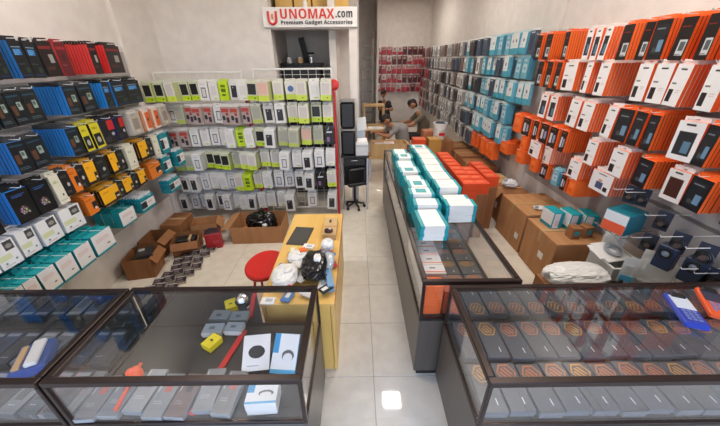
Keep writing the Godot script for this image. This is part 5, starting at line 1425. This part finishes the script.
# j: joints in world space
func person(label: String, j: Dictionary, cols: Array) -> void:
	var t := thing("person", label, "person", Vector3(j.hip.x, 0, j.hip.z))
	var o := t.position
	var c := []
	for q in cols:
		c.append((q as Color).srgb_to_linear())
	var f: Vector3 = j.face.normalized()
	var side := f.cross(Vector3.UP).normalized()
	var hd: Vector3 = j.head
	var up: Vector3 = (hd - j.neck).normalized()
	var B := []
	var sh_l: Vector3 = j.neck - side * 0.17 - up * 0.06
	var sh_r: Vector3 = j.neck + side * 0.17 - up * 0.06
	var mid: Vector3 = j.hip.lerp(j.neck, 0.5) + j.get("hunch", Vector3.ZERO)
	B.append([j.hip - side * 0.07, mid - side * 0.05, 0.13, 0.125, 1])
	B.append([j.hip + side * 0.07, mid + side * 0.05, 0.13, 0.125, 1])
	B.append([mid - side * 0.05, sh_l + side * 0.04, 0.125, 0.085, 1])
	B.append([mid + side * 0.05, sh_r - side * 0.04, 0.125, 0.085, 1])
	B.append([j.neck - up * 0.06, j.neck + up * 0.03, 0.062, 0.05, 0])
	for s in 2:
		var sh: Vector3 = sh_l if s == 0 else sh_r
		var el: Vector3 = j.elbow[s]
		var wr: Vector3 = j.wrist[s]
		B.append([sh, sh.lerp(el, 0.7), 0.062, 0.05, 1])
		B.append([sh.lerp(el, 0.7), el, 0.045, 0.04, 0])
		B.append([el, wr, 0.042, 0.028, 0])
		var hp: Vector3 = j.hip + side * (-0.09 if s == 0 else 0.09)
		var kn: Vector3 = j.knee[s]
		var an: Vector3 = j.ankle[s]
		B.append([hp, kn, 0.095, 0.062, 2])
		B.append([kn, an, 0.06, 0.042, 2])
		var fd := Vector3(kn.x - hp.x, 0, kn.z - hp.z).normalized()
		B.append([an - Vector3(0, 0.03, 0), an + fd * 0.15 - Vector3(0, 0.045, 0), 0.042, 0.032, 3])
	# the head: skull, jaw, nose, ears
	B.append([hd + up * 0.02 - f * 0.015, hd + up * 0.035 + f * 0.01, 0.09, 0.085, 0])
	B.append([hd - up * 0.03 + f * 0.02, hd - up * 0.075 + f * 0.035, 0.066, 0.042, 0])
	B.append([hd + up * 0.01 + f * 0.09, hd - up * 0.025 + f * 0.108, 0.009, 0.015, 0])
	for s in [-1, 1]:
		B.append([hd + side * 0.085 * s + up * 0.01, hd + side * 0.09 * s - up * 0.025, 0.017, 0.012, 0])
	for b in B:
		b[0] -= o
		b[1] -= o
	part(t, "body", skin_mesh(B, c, 0.016, 0.035), skin_material())
	for s in 2:
		var dir: Vector3 = (j.wrist[s] - j.elbow[s]).normalized()
		var hb := hand_bones(j.wrist[s] - o, dir, Vector3.UP if absf(dir.y) < 0.8 else -f, 0)
		part(t, "hand", skin_mesh(hb, c, 0.005, 0.006), skin_material())
	var hair := []
	hair.append([hd - o + up * 0.045 - f * 0.03, hd - o + up * 0.055 + f * 0.02, 0.088, 0.08, 0])
	hair.append([hd - o + up * 0.03 - f * 0.04, hd - o - up * 0.04 - f * 0.05, 0.08, 0.055, 0])
	part(t, "hair", skin_mesh(hair, [rgb(22, 18, 18).srgb_to_linear()], 0.012, 0.02), skin_material())
	for s in [-1, 1]:
		var eye := SphereMesh.new()
		eye.radius = 0.012
		eye.height = 0.024
		part(t, "eye", eye, mats["black_plastic"], hd - o + f * 0.086 + side * 0.033 * s + up * 0.012)
	bx(t, "mouth", Vector3(0.04, 0.008, 0.01), hd - o + f * 0.078 - up * 0.062, mat("lip", rgb(130, 74, 62), 0.6), 0.002, Vector3(0, atan2(f.x, f.z), 0))

func stool(label: String, x: float, z: float, h: float) -> void:
	var t := thing("plastic_stool", label, "stool", v3(x, 0, z))
	bx(t, "seat", Vector3(0.28, 0.04, 0.28), Vector3(0, h - 0.02, 0), mats["red_plastic"], 0.01)
	for s in [-1, 1]:
		for q in [-1, 1]:
			part(t, "leg", rod([Vector3(s * 0.1, h - 0.03, q * 0.1), Vector3(s * 0.14, 0, q * 0.14)], 0.016), mats["red_plastic"])

func build_people() -> void:
	var skin := rgb(168, 116, 84)
	# seated at the passage wall, turned to the middle, arms forward
	person("person in an olive shirt sitting sideways, reaching forward with both arms", {
		"hip": v3(1.66, 0.52, 7.75), "neck": v3(1.5, 1.1, 7.7), "head": v3(1.34, 1.31, 7.68), "face": Vector3(-1, -0.35, 0.2), "hunch": Vector3(0.08, 0.03, 0),
		"elbow": [v3(1.33, 0.86, 7.5), v3(1.36, 0.88, 7.95)], "wrist": [v3(1.08, 0.82, 7.52), v3(1.1, 0.84, 7.86)],
		"knee": [v3(1.24, 0.54, 7.58), v3(1.24, 0.54, 7.92)], "ankle": [v3(1.26, 0.08, 7.58), v3(1.26, 0.08, 7.92)]}, [skin, rgb(104, 92, 76), rgb(34, 32, 38), rgb(40, 36, 34)])
	stool("red plastic stool under the person in olive", 1.68, 7.76, 0.37)
	# bending over the opened carton
	person("person in a grey shirt bending over the opened tan carton", {
		"hip": v3(1.02, 0.6, 6.75), "neck": v3(0.74, 1.0, 6.72), "head": v3(0.62, 1.12, 6.68), "face": Vector3(-0.8, -0.6, 0.3), "hunch": Vector3(0.08, 0.12, 0),
		"elbow": [v3(0.66, 0.8, 6.52), v3(0.6, 0.82, 6.92)], "wrist": [v3(0.5, 0.86, 6.48), v3(0.42, 0.84, 6.85)],
		"knee": [v3(0.86, 0.46, 6.78), v3(0.92, 0.46, 7.0)], "ankle": [v3(1.0, 0.08, 6.8), v3(1.02, 0.08, 7.0)]}, [skin, rgb(140, 136, 132), rgb(40, 40, 46), rgb(40, 36, 34)])
	stool("red plastic stool under the person in grey", 1.06, 6.82, 0.44)
	# seated behind the wooden stand
	person("person in a dark shirt seated behind the light wooden stand", {
		"hip": v3(0.92, 0.52, 10.53), "neck": v3(0.88, 1.06, 10.45), "head": v3(0.85, 1.29, 10.38), "face": Vector3(-0.3, -0.3, 1),
		"elbow": [v3(1.12, 0.82, 10.31), v3(0.73, 0.82, 10.31)], "wrist": [v3(0.98, 0.86, 10.13), v3(0.8, 0.86, 10.13)],
		"knee": [v3(1.02, 0.52, 10.11), v3(0.82, 0.52, 10.11)], "ankle": [v3(1.02, 0.08, 10.13), v3(0.82, 0.08, 10.13)]}, [skin, rgb(46, 40, 44), rgb(38, 38, 46), rgb(30, 28, 28)])
	stool("red plastic stool under the person in the dark shirt", 0.9, 10.55, 0.37)
